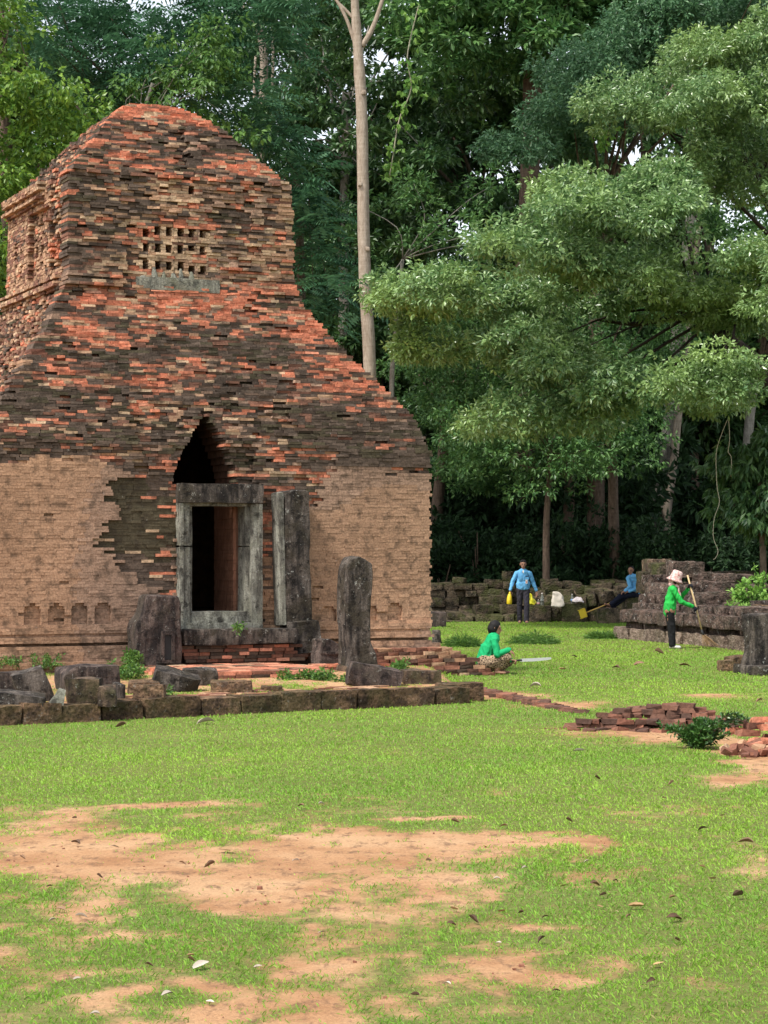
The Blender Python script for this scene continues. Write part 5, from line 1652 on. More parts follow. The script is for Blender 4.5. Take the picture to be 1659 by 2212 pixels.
def build_right_edge():
    # pale carved post stump at the frame's right edge and small stones
    p = on_ground(1660, 1455)
    ps = empty('post_stump', (p.x + 0.02, p.y, 0), 0.3); tag(ps, 'broken grey stone doorpost stump standing on a flat footing at the lawn edge', 'stone post')
    prof = [(-0.30, 0), (-0.29, 0.12), (-0.24, 0.28), (-0.25, 0.60), (-0.27, 0.85), (-0.24, 0.86), (0.3, 0.90), (0.34, 0.5), (0.34, 0)]
    add('shaft', rock_from_profile('shaft', prof, 0.45, 871), M['sandstone_dark'], ps, (0, 0.2, 0.06))
    add('footing', rock_mesh('footing', (0.95, 0.8, 0.17), 873, 6, 0.15, 0.03), M['sandstone_dark'], ps, (0.08, 0.1, -0.05))
    top_stone('fallen_block', 'small brown squared stone beside the post stump', 1555, 1585, 1426, 1449, 0.0, 0.3, 'laterite_kerb', 875, 0.2, (0, 0), 0, 0.14)
    top_stone('fallen_block', 'rounded brown block leaning by the post stump', 1577, 1620, 1416, 1444, 0.0, 0.34, 'laterite_kerb', 876, 0.3, (0, -0.15), 0, 0.2)
    rr = random.Random(31)
    V = brick_variants(('brick_old', 'brick_red', 'brick_old', 'brick_old'), 5, (0.08, 0.10, 0.26))
    # low remnant of a brick wall in the lawn
    c0 = on_ground(1392, 1572)
    bw = empty('brick_wall_remnant', (c0.x, c0.y, 0), math.radians(-10)); tag(bw, 'low stepped remnant of dark red bricks sunk in the lawn', 'brick ruin')
    for c in range(6):
        z = -0.03 + c * 0.047
        rows = 7 - c
        x_lo, x_hi = -0.95 + 0.14 * c + (0.25 if c == 5 else 0), 0.72 - 0.09 * c
        for r in range(rows + 1):
            v = -0.45 + r * 0.15 + c * 0.085 + 0.06 * math.sin(c * 2.3)
            x = x_lo + rr.uniform(-.08, .08) + 0.07 * r
            while x < x_hi + 0.05 * r:
                L = rr.uniform(0.08, 0.20)
                if c >= 4 or r < 2 or x < x_lo + 0.3 or x > x_hi - 0.25:
                    if rr.random() < 0.9:
                        add('brick', V[rr.randrange(len(V))], None, bw, (x + L / 2, v + rr.uniform(-.015, .015), z + rr.uniform(-.004, .004)), (rr.uniform(-.07, .07), rr.uniform(-.06, .06), rr.uniform(-.2, .2)), (L - 0.004, rr.uniform(.12, .17), 0.046))
                x += L
    for i in range(14):
        add('brick', V[rr.randrange(len(V))], None, bw, (rr.uniform(-0.9, 1.15), rr.uniform(-0.72, -0.45), rr.uniform(-.02, .0)), (rr.uniform(-.2, .2), rr.uniform(-.2, .2), rr.uniform(0, 3)), (rr.uniform(.12, .24), 0.12, 0.05))
    # line of bricks flush with the turf leading to the terrace
    bl = empty('brick_line', (1.9, 26.4, 0)); tag(bl, 'line of flat red bricks in the turf leading to the terrace corner', 'brick line')
    for i in range(62):
        f = i / 61
        q = on_ground(1048 + f * 190, 1496 + f * 44)
        for k in range(1 + (i % 3 == 0)):
            add('brick', V[rr.randrange(len(V))], None, bl, (q.x - 1.9 + rr.uniform(-.08, .08), q.y - 26.4 + rr.uniform(-.35, .25), 0.0 + rr.uniform(-.02, .008)), (rr.uniform(-.08, .08), rr.uniform(-.08, .08), rr.uniform(-.5, .3) - 0.5), (rr.uniform(.13, .26), 0.12, 0.05))
    # brick heap on the right edge with its spill of fragments
    c1 = on_ground(1640, 1632)
    hp = empty('brick_heap', (c1.x, c1.y, 0)); tag(hp, 'heap of broken orange bricks spilling rubble beside the shrub', 'brick heap')
    V4 = brick_variants(('brick_red', 'brick_tan', 'brick_red', 'brick_orange'), 3, (0.08, 0.1, 0.2))
    for c in range(5):
        for i in range(9 - c):
            add('brick', V4[rr.randrange(len(V4))], None, hp, (-0.02 + rr.uniform(-.05, .9) - 0 * c, 0.25 + rr.uniform(0, .6), 0.03 + c * 0.055), (rr.uniform(-.06, .06), rr.uniform(-.06, .06), rr.uniform(-.4, .4)), (rr.uniform(.16, .26), 0.14, 0.055))
    for i in range(110):
        s = rr.uniform(0.03, 0.10)
        add('fragment', V4[rr.randrange(len(V4))], None, hp, (rr.gauss(0.12, .20), rr.gauss(-0.05, .28), -0.01 + rr.uniform(0, .06)), (rr.uniform(-.6, .6), rr.uniform(-.6, .6), rr.uniform(0, 3)), (s * rr.uniform(1, 1.7), s, s * 0.7))


build_kerb()
build_front_stones()
build_platform()
build_wall_behind()
build_stepped_base()
build_right_edge()


# ------------------------------------------------------------------ small plants, cut grass heaps, fallen leaves
def build_plants():
    rng = np.random.default_rng(77)
    # glossy shrub in the lawn
    p = on_ground(1510, 1622)
    sh = empty('small_shrub', (p.x, p.y + 0.15, 0)); tag(sh, 'small glossy dark green shrub growing at the end of the brick remnant', 'shrub')
    tips = []
    st = []
    for i in range(34):
        a = rng.uniform(0, 2 * math.pi); sp = rng.uniform(0.05, 0.32)
        h = rng.uniform(0.10, 0.25) * (1.1 - sp)
        tip = Vector((math.cos(a) * sp * 1.15, math.sin(a) * sp * 0.7, h + 0.03))
        if i > 29: tip = Vector((0.3 + 0.06 * (i - 30), -0.05 + 0.05 * (i - 30), 0.34 - 0.02 * (i - 30)))
        P = spline([(tip.x * .1, tip.y * .1, 0), (tip.x * .5, tip.y * .5, tip.z * .65), tip], 5)
        st.append((P, [0.005] * len(P), 4)); tips += [q for q in P[2:]]
    add('stems', tubes_mesh('stems', st), M['bark_brown'], sh)
    A = np.array([tuple(q) for q in tips]); A = np.repeat(A, 3, axis=0) + rng.normal(0, 0.012, (len(A) * 3, 3))
    D = A / (np.linalg.norm(A, axis=1, keepdims=True) + 1e-5) + np.array([0, 0, .4])
    add('foliage', leaves_mesh('foliage', A, D, 4, 0.045, 0.026, rng, 0.2, 1.0, 0.012), M['leaf_shrub'], sh)

    # bright sprouts on the stepped ruin
    def sprout(name, lab, x0, x1, y0, y1, Y, n, leaf, cat='plant', mat=None):
        b = survey(0.5 * (x0 + x1), y1, Y)
        t = empty(name, b); tag(t, lab, cat)
        A, T = [], []
        for i in range(n):
            q = survey(rng.uniform(x0, x1), y0 + (y1 - y0) * rng.uniform(0, 1) ** 0.7, Y) - b
            q.y += rng.normal() * 0.18
            root = Vector((q.x * 0.6, q.y * 0.3, -0.02))
            P = spline([root, root.lerp(q, .5) + Vector((0, 0, 0.05)), q], 3)
            T.append((P, [0.006] * len(P), 4)); A += [tuple(P[-1]), tuple(P[-2]), tuple(P[-3])]
        add('stems', tubes_mesh('stems', T), M['leaf_shrub'], t)
        A = np.array(A)
        add('foliage', leaves_mesh('foliage', A, np.tile(np.array([[0, -0.4, 0.5]]), (len(A), 1)), 5, leaf, leaf * 0.5, rng, 0.3, 1.4, 0.03), M[mat or ('leaf_sprout' if Y > 40 else 'leaf_weed')], t)
    sprout('sprouting_plant', 'bright green leafy plant sprouting over the right end of the stepped ruin', 1578, 1680, 1252, 1305, 46.0, 40, 0.12)
    sprout('sprouting_plant', 'tall pale green sprout rising above the leafy plant', 1628, 1655, 1225, 1262, 46.2, 12, 0.09)
    sprout('sprouting_plant', 'low bright green seedlings along the ruin ledge', 1572, 1630, 1300, 1326, 45.2, 16, 0.09)
    sprout('sprouting_plant', 'green weeds at the foot of the upright carved stone', 268, 305, 1402, 1436, 31.2, 24, 0.07)
    sprout('sprouting_plant', 'broad patch of weeds on the terrace left of the platform', 236, 310, 1428, 1462, 29.8, 40, 0.06)
    sprout('sprouting_plant', 'small weed growing from the door sill', 508, 526, 1350, 1362, 31.9, 6, 0.06)
    sprout('sprouting_plant', 'leafy weeds around the foot of the standing pillar', 600, 720, 1448, 1476, 29.6, 60, 0.06)
    sprout('sprouting_plant', 'grassy weeds between the pillar stones and kerb', 720, 860, 1462, 1486, 29.2, 46, 0.055)
    sprout('sprouting_plant', 'weeds against the plinth bricks right of the pillar', 835, 885, 1428, 1450, 31.0, 26, 0.06)
    sprout('sprouting_plant', 'thin weeds along the foot of the left tower wall', 0, 140, 1415, 1442, 31.2, 36, 0.05)
    sprout('sprouting_plant', 'small sprig growing beside the laterite cube', 350, 380, 1488, 1512, 26.2, 9, 0.05)
    # cut grass heaps
    for lab, x0, x1, y0, y1 in (('loose heap of cut grass beside the tower corner', 965, 1035, 1372, 1402), ('broad low heap of cut grass behind the squatting woman', 1105, 1205, 1368, 1396), ('scattered cut grass wisps beyond the squatting woman', 1270, 1340, 1372, 1384)):
        b = on_ground(0.5 * (x0 + x1), y1 - 4)
        s = b.y / FPX
        w = (x1 - x0) * s / 2; h = (y1 - y0) * s
        n = 520
        a = rng.uniform(0, 2 * math.pi, n); r = np.sqrt(rng.uniform(0, 1, n))
        A = np.stack([np.cos(a) * r * w, np.sin(a) * r * w * 0.9, h * 0.8 * (1 - r ** 1.6) * rng.uniform(0.2, 1, n)], -1)
        D = np.stack([np.cos(a), np.sin(a), rng.uniform(-.3, .5, n)], -1)
        o = add('cut_grass_heap', leaves_mesh('cut_grass_heap', A, D, 4, 0.14, 0.016, rng, 0.4, 1.4, 0.03), M['leaf_weed'], None, (b.x, b.y + w * 0.6, 0.01)); tag(o, lab, 'grass heap')
    # fallen leaves
    def leaf_variant(seed, curl, mat):
        r = random.Random(seed)
        bm = bmesh.new(); g = []
        nx, ny = 7, 5
        for i in range(nx):
            t = i / (nx - 1)
            wdt = 0.30 * math.sin(math.pi * min(1, 0.06 + 0.94 * t)) ** 0.75 * (1 - 0.25 * t) + 0.004
            row = []
            for j in range(ny):
                s = (j / (ny - 1) - 0.5) * 2
                z = curl * (abs(s) ** 1.6) * wdt * 1.3 + 0.12 * curl * math.sin(t * 3.1 + seed) + 0.02 * r.uniform(-1, 1)
                row.append(bm.verts.new((t - 0.5, s * wdt * (1 - 0.35 * min(1, curl)), z + 0.03)))
            g.append(row)
        for i in range(nx - 1):
            for j in range(ny - 1): bm.faces.new((g[i][j], g[i + 1][j], g[i + 1][j + 1], g[i][j + 1]))
        zmin = min(v.co.z for v in bm.verts)
        for v in bm.verts: v.co.z -= zmin
        me = bm_mesh('fallen_leaf', bm, True); me.materials.append(M[mat]); return me
    LV = {'leaf_fallen_brown': [leaf_variant(i, 0.5 + 0.25 * i, 'leaf_fallen_brown') for i in range(3)], 'leaf_fallen_pale': [leaf_variant(i + 5, 0.4 + 0.2 * i, 'leaf_fallen_pale') for i in range(3)],
          'leaf_fallen_tan': [leaf_variant(i + 9, 0.3 + 0.3 * i, 'leaf_fallen_tan') for i in range(3)]}
    labs = {'leaf_fallen_brown': ('curled dark brown dry leaf lying on the lawn', 'brown fallen leaves'), 'leaf_fallen_pale': ('pale greyish dry leaf lying upturned on the ground', 'pale fallen leaves'), 'leaf_fallen_tan': ('tan yellow dry leaf lying on the ground', 'tan fallen leaves')}
    # (x, y, length in photo units, kind)
    d2 = lambda x, y: (x / 2, 1725.6 + y / 2)
    e2 = lambda x, y: (829.5 + x / 2, 1725.6 + y / 2)
    L = []
    for x, y, s, k in ((980, 235, 80, 't'), (1278, 280, 36, 'p'), (430, 355, 30, 'b'), (495, 218, 40, 'p'), (790, 293, 34, 'b'), (905, 303, 50, 'b'), (215, 394, 22, 'b'), (325, 203, 50, 'b'), (100, 265, 36, 'b'), (260, 497, 50, 'b'), (352, 530, 56, 'p'),
                       (225, 550, 30, 'p'), (868, 738, 86, 'p'), (822, 695, 30, 't'), (826, 716, 34, 'b'), (332, 797, 24, 'p'), (725, 864, 62, 'p'), (408, 952, 44, 'p'), (908, 896, 28, 'p'), (1300, 50, 36, 'b'), (1390, 40, 30, 'p'), (1388, 595, 28, 'p'), (645, 740, 26, 'b'), (320, 92, 24, 'b'), (1115, 740, 30, 'p')):
        L.append((*d2(x, y), s, k))
    for x, y, s, k in ((303, 487, 48, 't'), (388, 543, 54, 'b'), (288, 557, 52, 'b'), (510, 500, 40, 't'), (592, 508, 30, 'b'), (698, 524, 20, 'b'), (682, 628, 48, 'b'), (490, 358, 30, 'p'), (776, 387, 28, 't'), (910, 386, 58, 'b'), (945, 430, 34, 'b'),
                       (1000, 366, 26, 'b'), (1088, 478, 70, 't'), (1245, 442, 34, 't'), (1250, 532, 84, 'b'), (1420, 358, 36, 't'), (1525, 436, 66, 'b'), (1380, 138, 46, 'b'), (1560, 208, 66, 'b'), (800, 108, 34, 'b'), (930, 222, 30, 't'), (878, 283, 16, 'p'), (605, 314, 14, 'p'),
                       (1187, 735, 50, 't'), (1150, 818, 52, 'b'), (1266, 632, 24, 'b'), (742, 852, 28, 'b'), (275, 822, 36, 'p'), (130, 870, 28, 'b'), (495, 640, 24, 'p'), (515, 132, 36, 'b'), (310, 115, 40, 'b'), (1462, 78, 26, 't'), (1212, 6, 22, 'b'), (1375, 310, 22, 't'), (935, 478, 20, 't'), (1055, 525, 30, 'b'), (195, 280, 20, 'b')):
        L.append((*e2(x, y), s, k))
    # distant bits in the lawn (from the middle distance)
    for x, y, s, k in ((1250, 1628, 26, 'p'), (445, 1567, 40, 'p'), (260, 1575, 24, 'b'), (1380, 1437, 30, 'b'), (1330, 1445, 18, 'b'), (1425, 1412, 24, 'b'), (1240, 1420, 16, 'b'), (1215, 1448, 18, 't'), (1155, 1487, 26, 'p'), (1480, 1440, 26, 'b'), (1700 - 60, 1520, 20, 'b'), (1290, 1690, 16, 'b'), (1420, 1600, 14, 't'), (1040, 1428, 34, 'b'), (1700 - 250, 1700, 16, 'b')):
        L.append((x, y, s, k))
    kk = {'b': 'leaf_fallen_brown', 'p': 'leaf_fallen_pale', 't': 'leaf_fallen_tan'}
    for i, (x, y, s, k) in enumerate(L):
        p = on_ground(x, y)
        ln = max(0.04, min(0.2, s * 0.5 / FPX * p.y))
        if i > 62: ln = min(0.2, s / FPX * p.y)
        v = LV[kk[k]][i % 3]
        o = bpy.data.objects.new('fallen_leaf', v); C.objects.link(o)
        o.location = (p.x, p.y, gz(p.x, p.y) + 0.018)
        o.scale = (ln, ln, ln); o.rotation_euler = (rng.uniform(-.5, .5), rng.uniform(-.3, .3), rng.uniform(-.8, .8) + (math.pi if i % 2 else 0))
        tag(o, labs[kk[k]][0], 'leaf', labs[kk[k]][1])
    # pebbles and crumbs strewn on the bare soil
    n = 260
    X = rng.uniform(-2.6, 1.6, n); Y = rng.uniform(8.4, 17, n); g = grassness(X, Y); ok = g < 0.45
    X, Y = X[ok], Y[ok]
    B = []
    for x, y in zip(X, Y):
        s = rng.uniform(0.003, 0.008) * (1 + (rng.uniform() < .06)); z = gz(x, y)
        B.append((x - s, x + s, y - s, y + s, z - 0.003, z + s * 1.1))
    tag(add('soil_crumbs', boxes_mesh('soil_crumbs', B, None, 0.003, 4), M['brick_red']), 'tiny crumbs of earth and grit strewn over the bare soil', 'grit', kind='stuff')


build_plants()
# ------------------------------------------------------------------ people
def capsule(p1, r1, p2, r2, n=14, flat=1.0, flat_dir=None):
    p1, p2 = Vector(p1), Vector(p2)
    d = p2 - p1
    L = d.length
    if L < 1e-6: d = Vector((0, 0, 1)); L = 1e-6
    d = d.normalized()
    s = d.cross(Vector((0, 1, 0)))
    if s.length < 0.2: s = d.cross(Vector((1, 0, 0)))
    s.normalize(); t = s.cross(d)
    if flat_dir is not None:
        t = Vector(flat_dir) - d * d.dot(Vector(flat_dir)); t.normalize(); s = d.cross(t)
    rings = []
    for a in (-80, -50, -20): rings.append((p1 + d * r1 * math.sin(math.radians(a)), r1 * math.cos(math.radians(a))))
    for a in (20, 50, 80): rings.append((p2 + d * r2 * math.sin(math.radians(a)), r2 * math.cos(math.radians(a))))
    V, F = [], []
    for c, r in rings:
        for k in range(n):
            an = 2 * math.pi * k / n
            V.append(c + s * math.cos(an) * r + t * math.sin(an) * r * flat)
    for i in range(len(rings) - 1):
        for k in range(n): F.append((i * n + k, i * n + (k + 1) % n, (i + 1) * n + (k + 1) % n, (i + 1) * n + k))
    F.append(tuple(reversed(range(n)))); m = (len(rings) - 1) * n
    F.append(tuple(m + k for k in range(n)))
    return V, F


def fuse(name, caps, voxel, smooth_it=4, folds=0.0):
    """one continuous skin over overlapping limbs"""
    V, F, off = [], [], 0
    for c in caps:
        v, f = capsule(*c[:4], 14, *(c[4:] if len(c) > 4 else ()))
        V += [tuple(q) for q in v]; F += [tuple(i + off for i in q) for q in f]; off += len(v)
    me = bpy.data.meshes.new(name); me.from_pydata(V, [], F); me.update()
    o = bpy.data.objects.new(name, me); C.objects.link(o)
    rm = o.modifiers.new('r', 'REMESH'); rm.mode = 'VOXEL'; rm.voxel_size = voxel
    sm = o.modifiers.new('s', 'SMOOTH'); sm.iterations = smooth_it; sm.factor = 0.5
    dg = bpy.context.evaluated_depsgraph_get()
    res = bpy.data.meshes.new_from_object(o.evaluated_get(dg))
    bpy.data.objects.remove(o, do_unlink=True); bpy.data.meshes.remove(me)
    res.name = name
    if folds:
        n = len(res.vertices)
        co = np.empty(n * 3, dtype=np.float32); no = np.empty(n * 3, dtype=np.float32)
        res.vertices.foreach_get('co', co); res.vertex_normals.foreach_get('vector', no)
        co = co.reshape(-1, 3); no = no.reshape(-1, 3)
        d = np.array([noise.noise(Vector((c[0] * 16 + 5 * c[2], c[1] * 16, c[2] * 9 - 6 * c[0]))) for c in co])
        co = co + no * (folds * (np.abs(d) * -2 + 0.35))[:, None]
        res.vertices.foreach_set('co', co.astype(np.float32).ravel()); res.update()
    for p in res.polygons: p.use_smooth = True
    return res


def hand(wrist, direc, palm, curl, size=1.0, side=1):
    """palm and five bent fingers: direc along the hand, palm = palm normal"""
    w = Vector(wrist); d = Vector(direc).normalized(); nrm = Vector(palm); nrm = (nrm - d * nrm.dot(d)).normalized()
    ac = d.cross(nrm) * side
    caps = [(w, 0.026 * size, w + d * 0.035 * size, 0.030 * size, 0.62, nrm), (w + d * 0.03 * size, 0.034 * size, w + d * 0.085 * size, 0.036 * size, 0.5, nrm)]
    for i, L in enumerate((0.074, 0.084, 0.078, 0.060)):
        b = w + d * 0.088 * size + ac * (0.030 - 0.0195 * i) * size
        a1, a2 = curl * 0.9, curl * 1.9
        d1 = (d * math.cos(a1) + nrm * math.sin(a1)); d2 = (d * math.cos(a2) + nrm * math.sin(a2))
        m = b + d1 * L * 0.5 * size; e = m + d2 * L * 0.5 * size
        caps += [(b - d * 0.015 * size, 0.0095 * size, m, 0.0088 * size), (m, 0.0088 * size, e, 0.0072 * size)]
    tb = w + d * 0.032 * size + ac * 0.030 * size
    td = (d * 0.6 + ac * 0.75 + nrm * 0.35 * (0.4 + curl)).normalized()
    tm = tb + td * 0.038 * size; te = tm + (d * 0.85 + nrm * (0.2 + 0.5 * curl)).normalized() * 0.03 * size
    caps += [(tb, 0.0125 * size, tm, 0.0105 * size), (tm, 0.0105 * size, te, 0.0085 * size)]
    return caps


def head_caps(c, face, size=1.0, up=(0, 0, 1)):
    c = Vector(c); f = Vector(face).normalized(); u = Vector(up); u = (u - f * u.dot(f)).normalized(); s = f.cross(u)
    k = size
    caps = [(c + u * 0.035 * k - f * 0.012 * k, 0.083 * k, c + u * 0.030 * k - f * 0.03 * k, 0.085 * k), (c + u * 0.02 * k + f * 0.02 * k, 0.07 * k, c - u * 0.055 * k + f * 0.03 * k, 0.056 * k),
            (c - u * 0.075 * k + f * 0.045 * k, 0.036 * k, c - u * 0.085 * k + f * 0.052 * k, 0.03 * k), (c + u * 0.01 * k + f * 0.088 * k, 0.011 * k, c - u * 0.022 * k + f * 0.102 * k, 0.016 * k),
            (c + u * 0.028 * k + f * 0.078 * k - s * 0.03 * k, 0.014 * k, c + u * 0.028 * k + f * 0.078 * k + s * 0.03 * k, 0.014 * k), (c - u * 0.052 * k + f * 0.082 * k - s * 0.014 * k, 0.011 * k, c - u * 0.052 * k + f * 0.082 * k + s * 0.014 * k, 0.011 * k)]
    for sg in (-1, 1): caps.append((c + s * sg * 0.083 * k + u * 0.015 * k - f * 0.01 * k, 0.016 * k, c + s * sg * 0.080 * k - u * 0.018 * k - f * 0.006 * k, 0.012 * k))
    return caps


def face_parts(parent, c, face, size=1.0, up=(0, 0, 1)):
    c = Vector(c); f = Vector(face).normalized(); u = Vector(up); u = (u - f * u.dot(f)).normalized(); s = f.cross(u)
    k = size
    for sg in (-1, 1):
        e = c + f * 0.081 * k + u * 0.008 * k + s * sg * 0.032 * k
        add('eye', tubes_mesh('eye', [([e - s * 0.013 * k, e, e + s * 0.013 * k], [0.004 * k, 0.009 * k, 0.004 * k], 8)]), M['eye_dark'], parent)
        e = c + f * 0.086 * k + u * 0.030 * k + s * sg * 0.032 * k
        add('eyebrow', tubes_mesh('eyebrow', [([e - s * 0.02 * k, e + u * 0.004 * k, e + s * 0.02 * k], [0.003 * k, 0.005 * k, 0.003 * k], 6)]), M['hair'], parent)
    e = c + f * 0.093 * k - u * 0.052 * k
    add('mouth', tubes_mesh('mouth', [([e - s * 0.02 * k, e, e + s * 0.02 * k], [0.003 * k, 0.007 * k, 0.003 * k], 6)]), M['lips'], parent)


def person(label, loc, body, clothes):
    t = empty('person', loc); tag(t, label, 'person')
    add('body', fuse('body', body, 0.0072, 3), M['skin'], t)
    for nm, caps, mat, vox in clothes:
        add(nm, fuse(nm, caps, vox, 4, 0.012 if nm in ('shirt', 'trousers', 'sarong', 'scarf') else 0.0), M[mat], t)
    return t


def shell(caps, d):
    return [(c[0], c[1] + d, c[2], c[3] + d) + tuple(c[4:]) for c in caps]


def build_walking_man():
    p = survey(1130, 1342, 60.1)
    hc = (0.0, -0.02, 1.60)
    f = (0.04, -1, -0.06)
    armL = [((-0.185, 0.0, 1.345), 0.052, (-0.29, 0.02, 1.13), 0.043), ((-0.29, 0.02, 1.13), 0.041, (-0.352, -0.05, 0.90), 0.030)]
    armR = [((0.185, 0.0, 1.345), 0.052, (0.28, 0.05, 1.11), 0.043), ((0.28, 0.05, 1.11), 0.041, (0.365, 0.02, 0.88), 0.030)]
    torso = [((0, 0.0, 1.405), 0.062, (-0.175, 0.0, 1.355), 0.056), ((0, 0.0, 1.405), 0.062, (0.175, 0.0, 1.355), 0.056), ((0, 0.0, 1.34), 0.15, (0, 0.0, 1.12), 0.145, 0.72, (0, 1, 0)), ((-0.03, 0, 1.15), 0.13, (0.03, 0.0, 0.98), 0.135, 0.8, (0, 1, 0))]
    hips = [((-0.06, 0, 0.90), 0.118, (0.06, 0, 0.87), 0.118, 0.85, (0, 1, 0))]
    legL = [((-0.085, 0.0, 0.88), 0.088, (-0.09, 0.03, 0.48), 0.062), ((-0.09, 0.03, 0.48), 0.060, (-0.085, 0.10, 0.09), 0.042)]
    legR = [((0.085, 0.0, 0.88), 0.088, (0.09, -0.12, 0.49), 0.062), ((0.09, -0.12, 0.49), 0.060, (0.075, -0.17, 0.10), 0.042)]
    feet = [((-0.085, 0.12, 0.045), 0.040, (-0.10, -0.06, 0.03), 0.038, 0.8, (0, 0, 1)), ((0.075, -0.15, 0.045), 0.040, (0.09, -0.33, 0.035), 0.038, 0.8, (0, 0, 1))]
    neck = [((0, 0.0, 1.42), 0.055, (0, -0.01, 1.52), 0.052)]
    body = head_caps(hc, f) + neck + armL + armR + torso + hips + legL + legR + feet
    body += hand((-0.357, -0.06, 0.885), (-0.06, -0.1, -1), (0.5, -0.9, 0), 0.75, 1.0, -1) + hand((0.37, 0.015, 0.865), (0.08, -0.15, -1), (-0.6, -0.5, 0), 0.35, 1.0, 1)
    shirt = shell(armL, 0.020) + shell(armR, 0.020) + shell(torso, 0.018) + [((-0.05, 0, 1.05), 0.155, (-0.04, 0, 1.0), 0.152, 0.9, (0, 1, 0)), ((0.05, 0, 1.05), 0.155, (0.04, 0, 1.0), 0.152, 0.9, (0, 1, 0))]
    shirt[1] = ((-0.29, 0.02, 1.13), 0.060, (-0.348, -0.045, 0.915), 0.048); shirt[3] = ((0.28, 0.05, 1.11), 0.060, (0.36, 0.022, 0.895), 0.048)
    tr = shell(hips, 0.016) + [((-0.085, 0.0, 0.88), 0.108, (-0.095, 0.03, 0.48), 0.082), ((-0.095, 0.03, 0.48), 0.082, (-0.088, 0.10, 0.075), 0.078), ((0.085, 0.0, 0.88), 0.108, (0.092, -0.12, 0.49), 0.082), ((0.092, -0.12, 0.49), 0.082, (0.078, -0.165, 0.085), 0.078)]
    hair = [((0, 0.025, 1.655), 0.092, (0, 0.045, 1.62), 0.092), ((-0.03, -0.045, 1.69), 0.045, (0.03, -0.045, 1.69), 0.045)]
    t = person('walking man in light blue shirt and dark trousers carrying a yellow bottle', (p.x, p.y, 0), body, [('shirt', shirt, 'shirt_blue', 0.012), ('trousers', tr, 'trousers_charcoal', 0.012), ('hair', hair, 'hair', 0.010)])
    face_parts(t, hc, f)
    for sx, y in ((-0.09, 0.02), (0.083, -0.24)):
        add('sandal', fuse('sandal', [((sx, y + 0.11, 0.018), 0.046, (sx * 1.1, y - 0.12, 0.016), 0.048, 0.5, (0, 0, 1))], 0.008, 2), M['sandal_brown'], t)
    add('undershirt', fuse('undershirt', [((0, -0.085, 1.43), 0.022, (0, -0.115, 1.37), 0.010)], 0.006, 2), M['undershirt'], t)
    for sg in (-1, 1):
        add('collar', fuse('collar', [((sg * 0.055, 0.0, 1.455), 0.020, (sg * 0.045, -0.10, 1.415), 0.018, 0.5, (sg, 0, .3)), ((sg * 0.045, -0.10, 1.415), 0.018, (sg * 0.03, -0.125, 1.38), 0.010, 0.5, (0, -1, .3))], 0.007, 2), M['shirt_blue'], t)
    pk = add('pocket', boxes_mesh('pocket', [(-0.145, -0.05, -0.142, -0.125, 1.19, 1.29)], None, 0.003), M['shirt_blue'], t)
    pk = add('pocket', boxes_mesh('pocket', [(0.05, 0.145, -0.142, -0.125, 1.19, 1.29)], None, 0.003), M['shirt_blue'], t)
    add('name_strip', boxes_mesh('name_strip', [(0.052, 0.142, -0.148, -0.138, 1.272, 1.292)]), M['badge_navy'], t)
    b = add('badge', boxes_mesh('badge', [(0.055, 0.115, -0.157, -0.150, 1.08, 1.19)]), M['badge_white'], t)
    add('badge_photo', boxes_mesh('badge_photo', [(0.075, 0.100, -0.160, -0.1575, 1.10, 1.15)]), M['badge_red'], b)
    # yellow bottle hanging from the hand
    bt = empty('yellow_bottle', (p.x - 0.385, p.y - 0.085, 0.515)); tag(bt, 'yellow plastic bottle held by the walking man', 'bottle')
    prof = [(0.0, 0.062), (0.01, 0.072), (0.12, 0.074), (0.2, 0.066), (0.26, 0.048), (0.30, 0.026), (0.335, 0.022)]
    add('bottle_body', tubes_mesh('bottle_body', [([Vector((0.014 * z / .3, 0, z)) for z, r in prof], [r for z, r in prof], 18)]), M['plastic_yellow'], bt)
    add('neck_ring', tubes_mesh('neck_ring', [([Vector((0.013, 0, 0.295)), Vector((0.014, 0, 0.312))], [0.030, 0.030], 14)]), M['plastic_yellow'], bt)


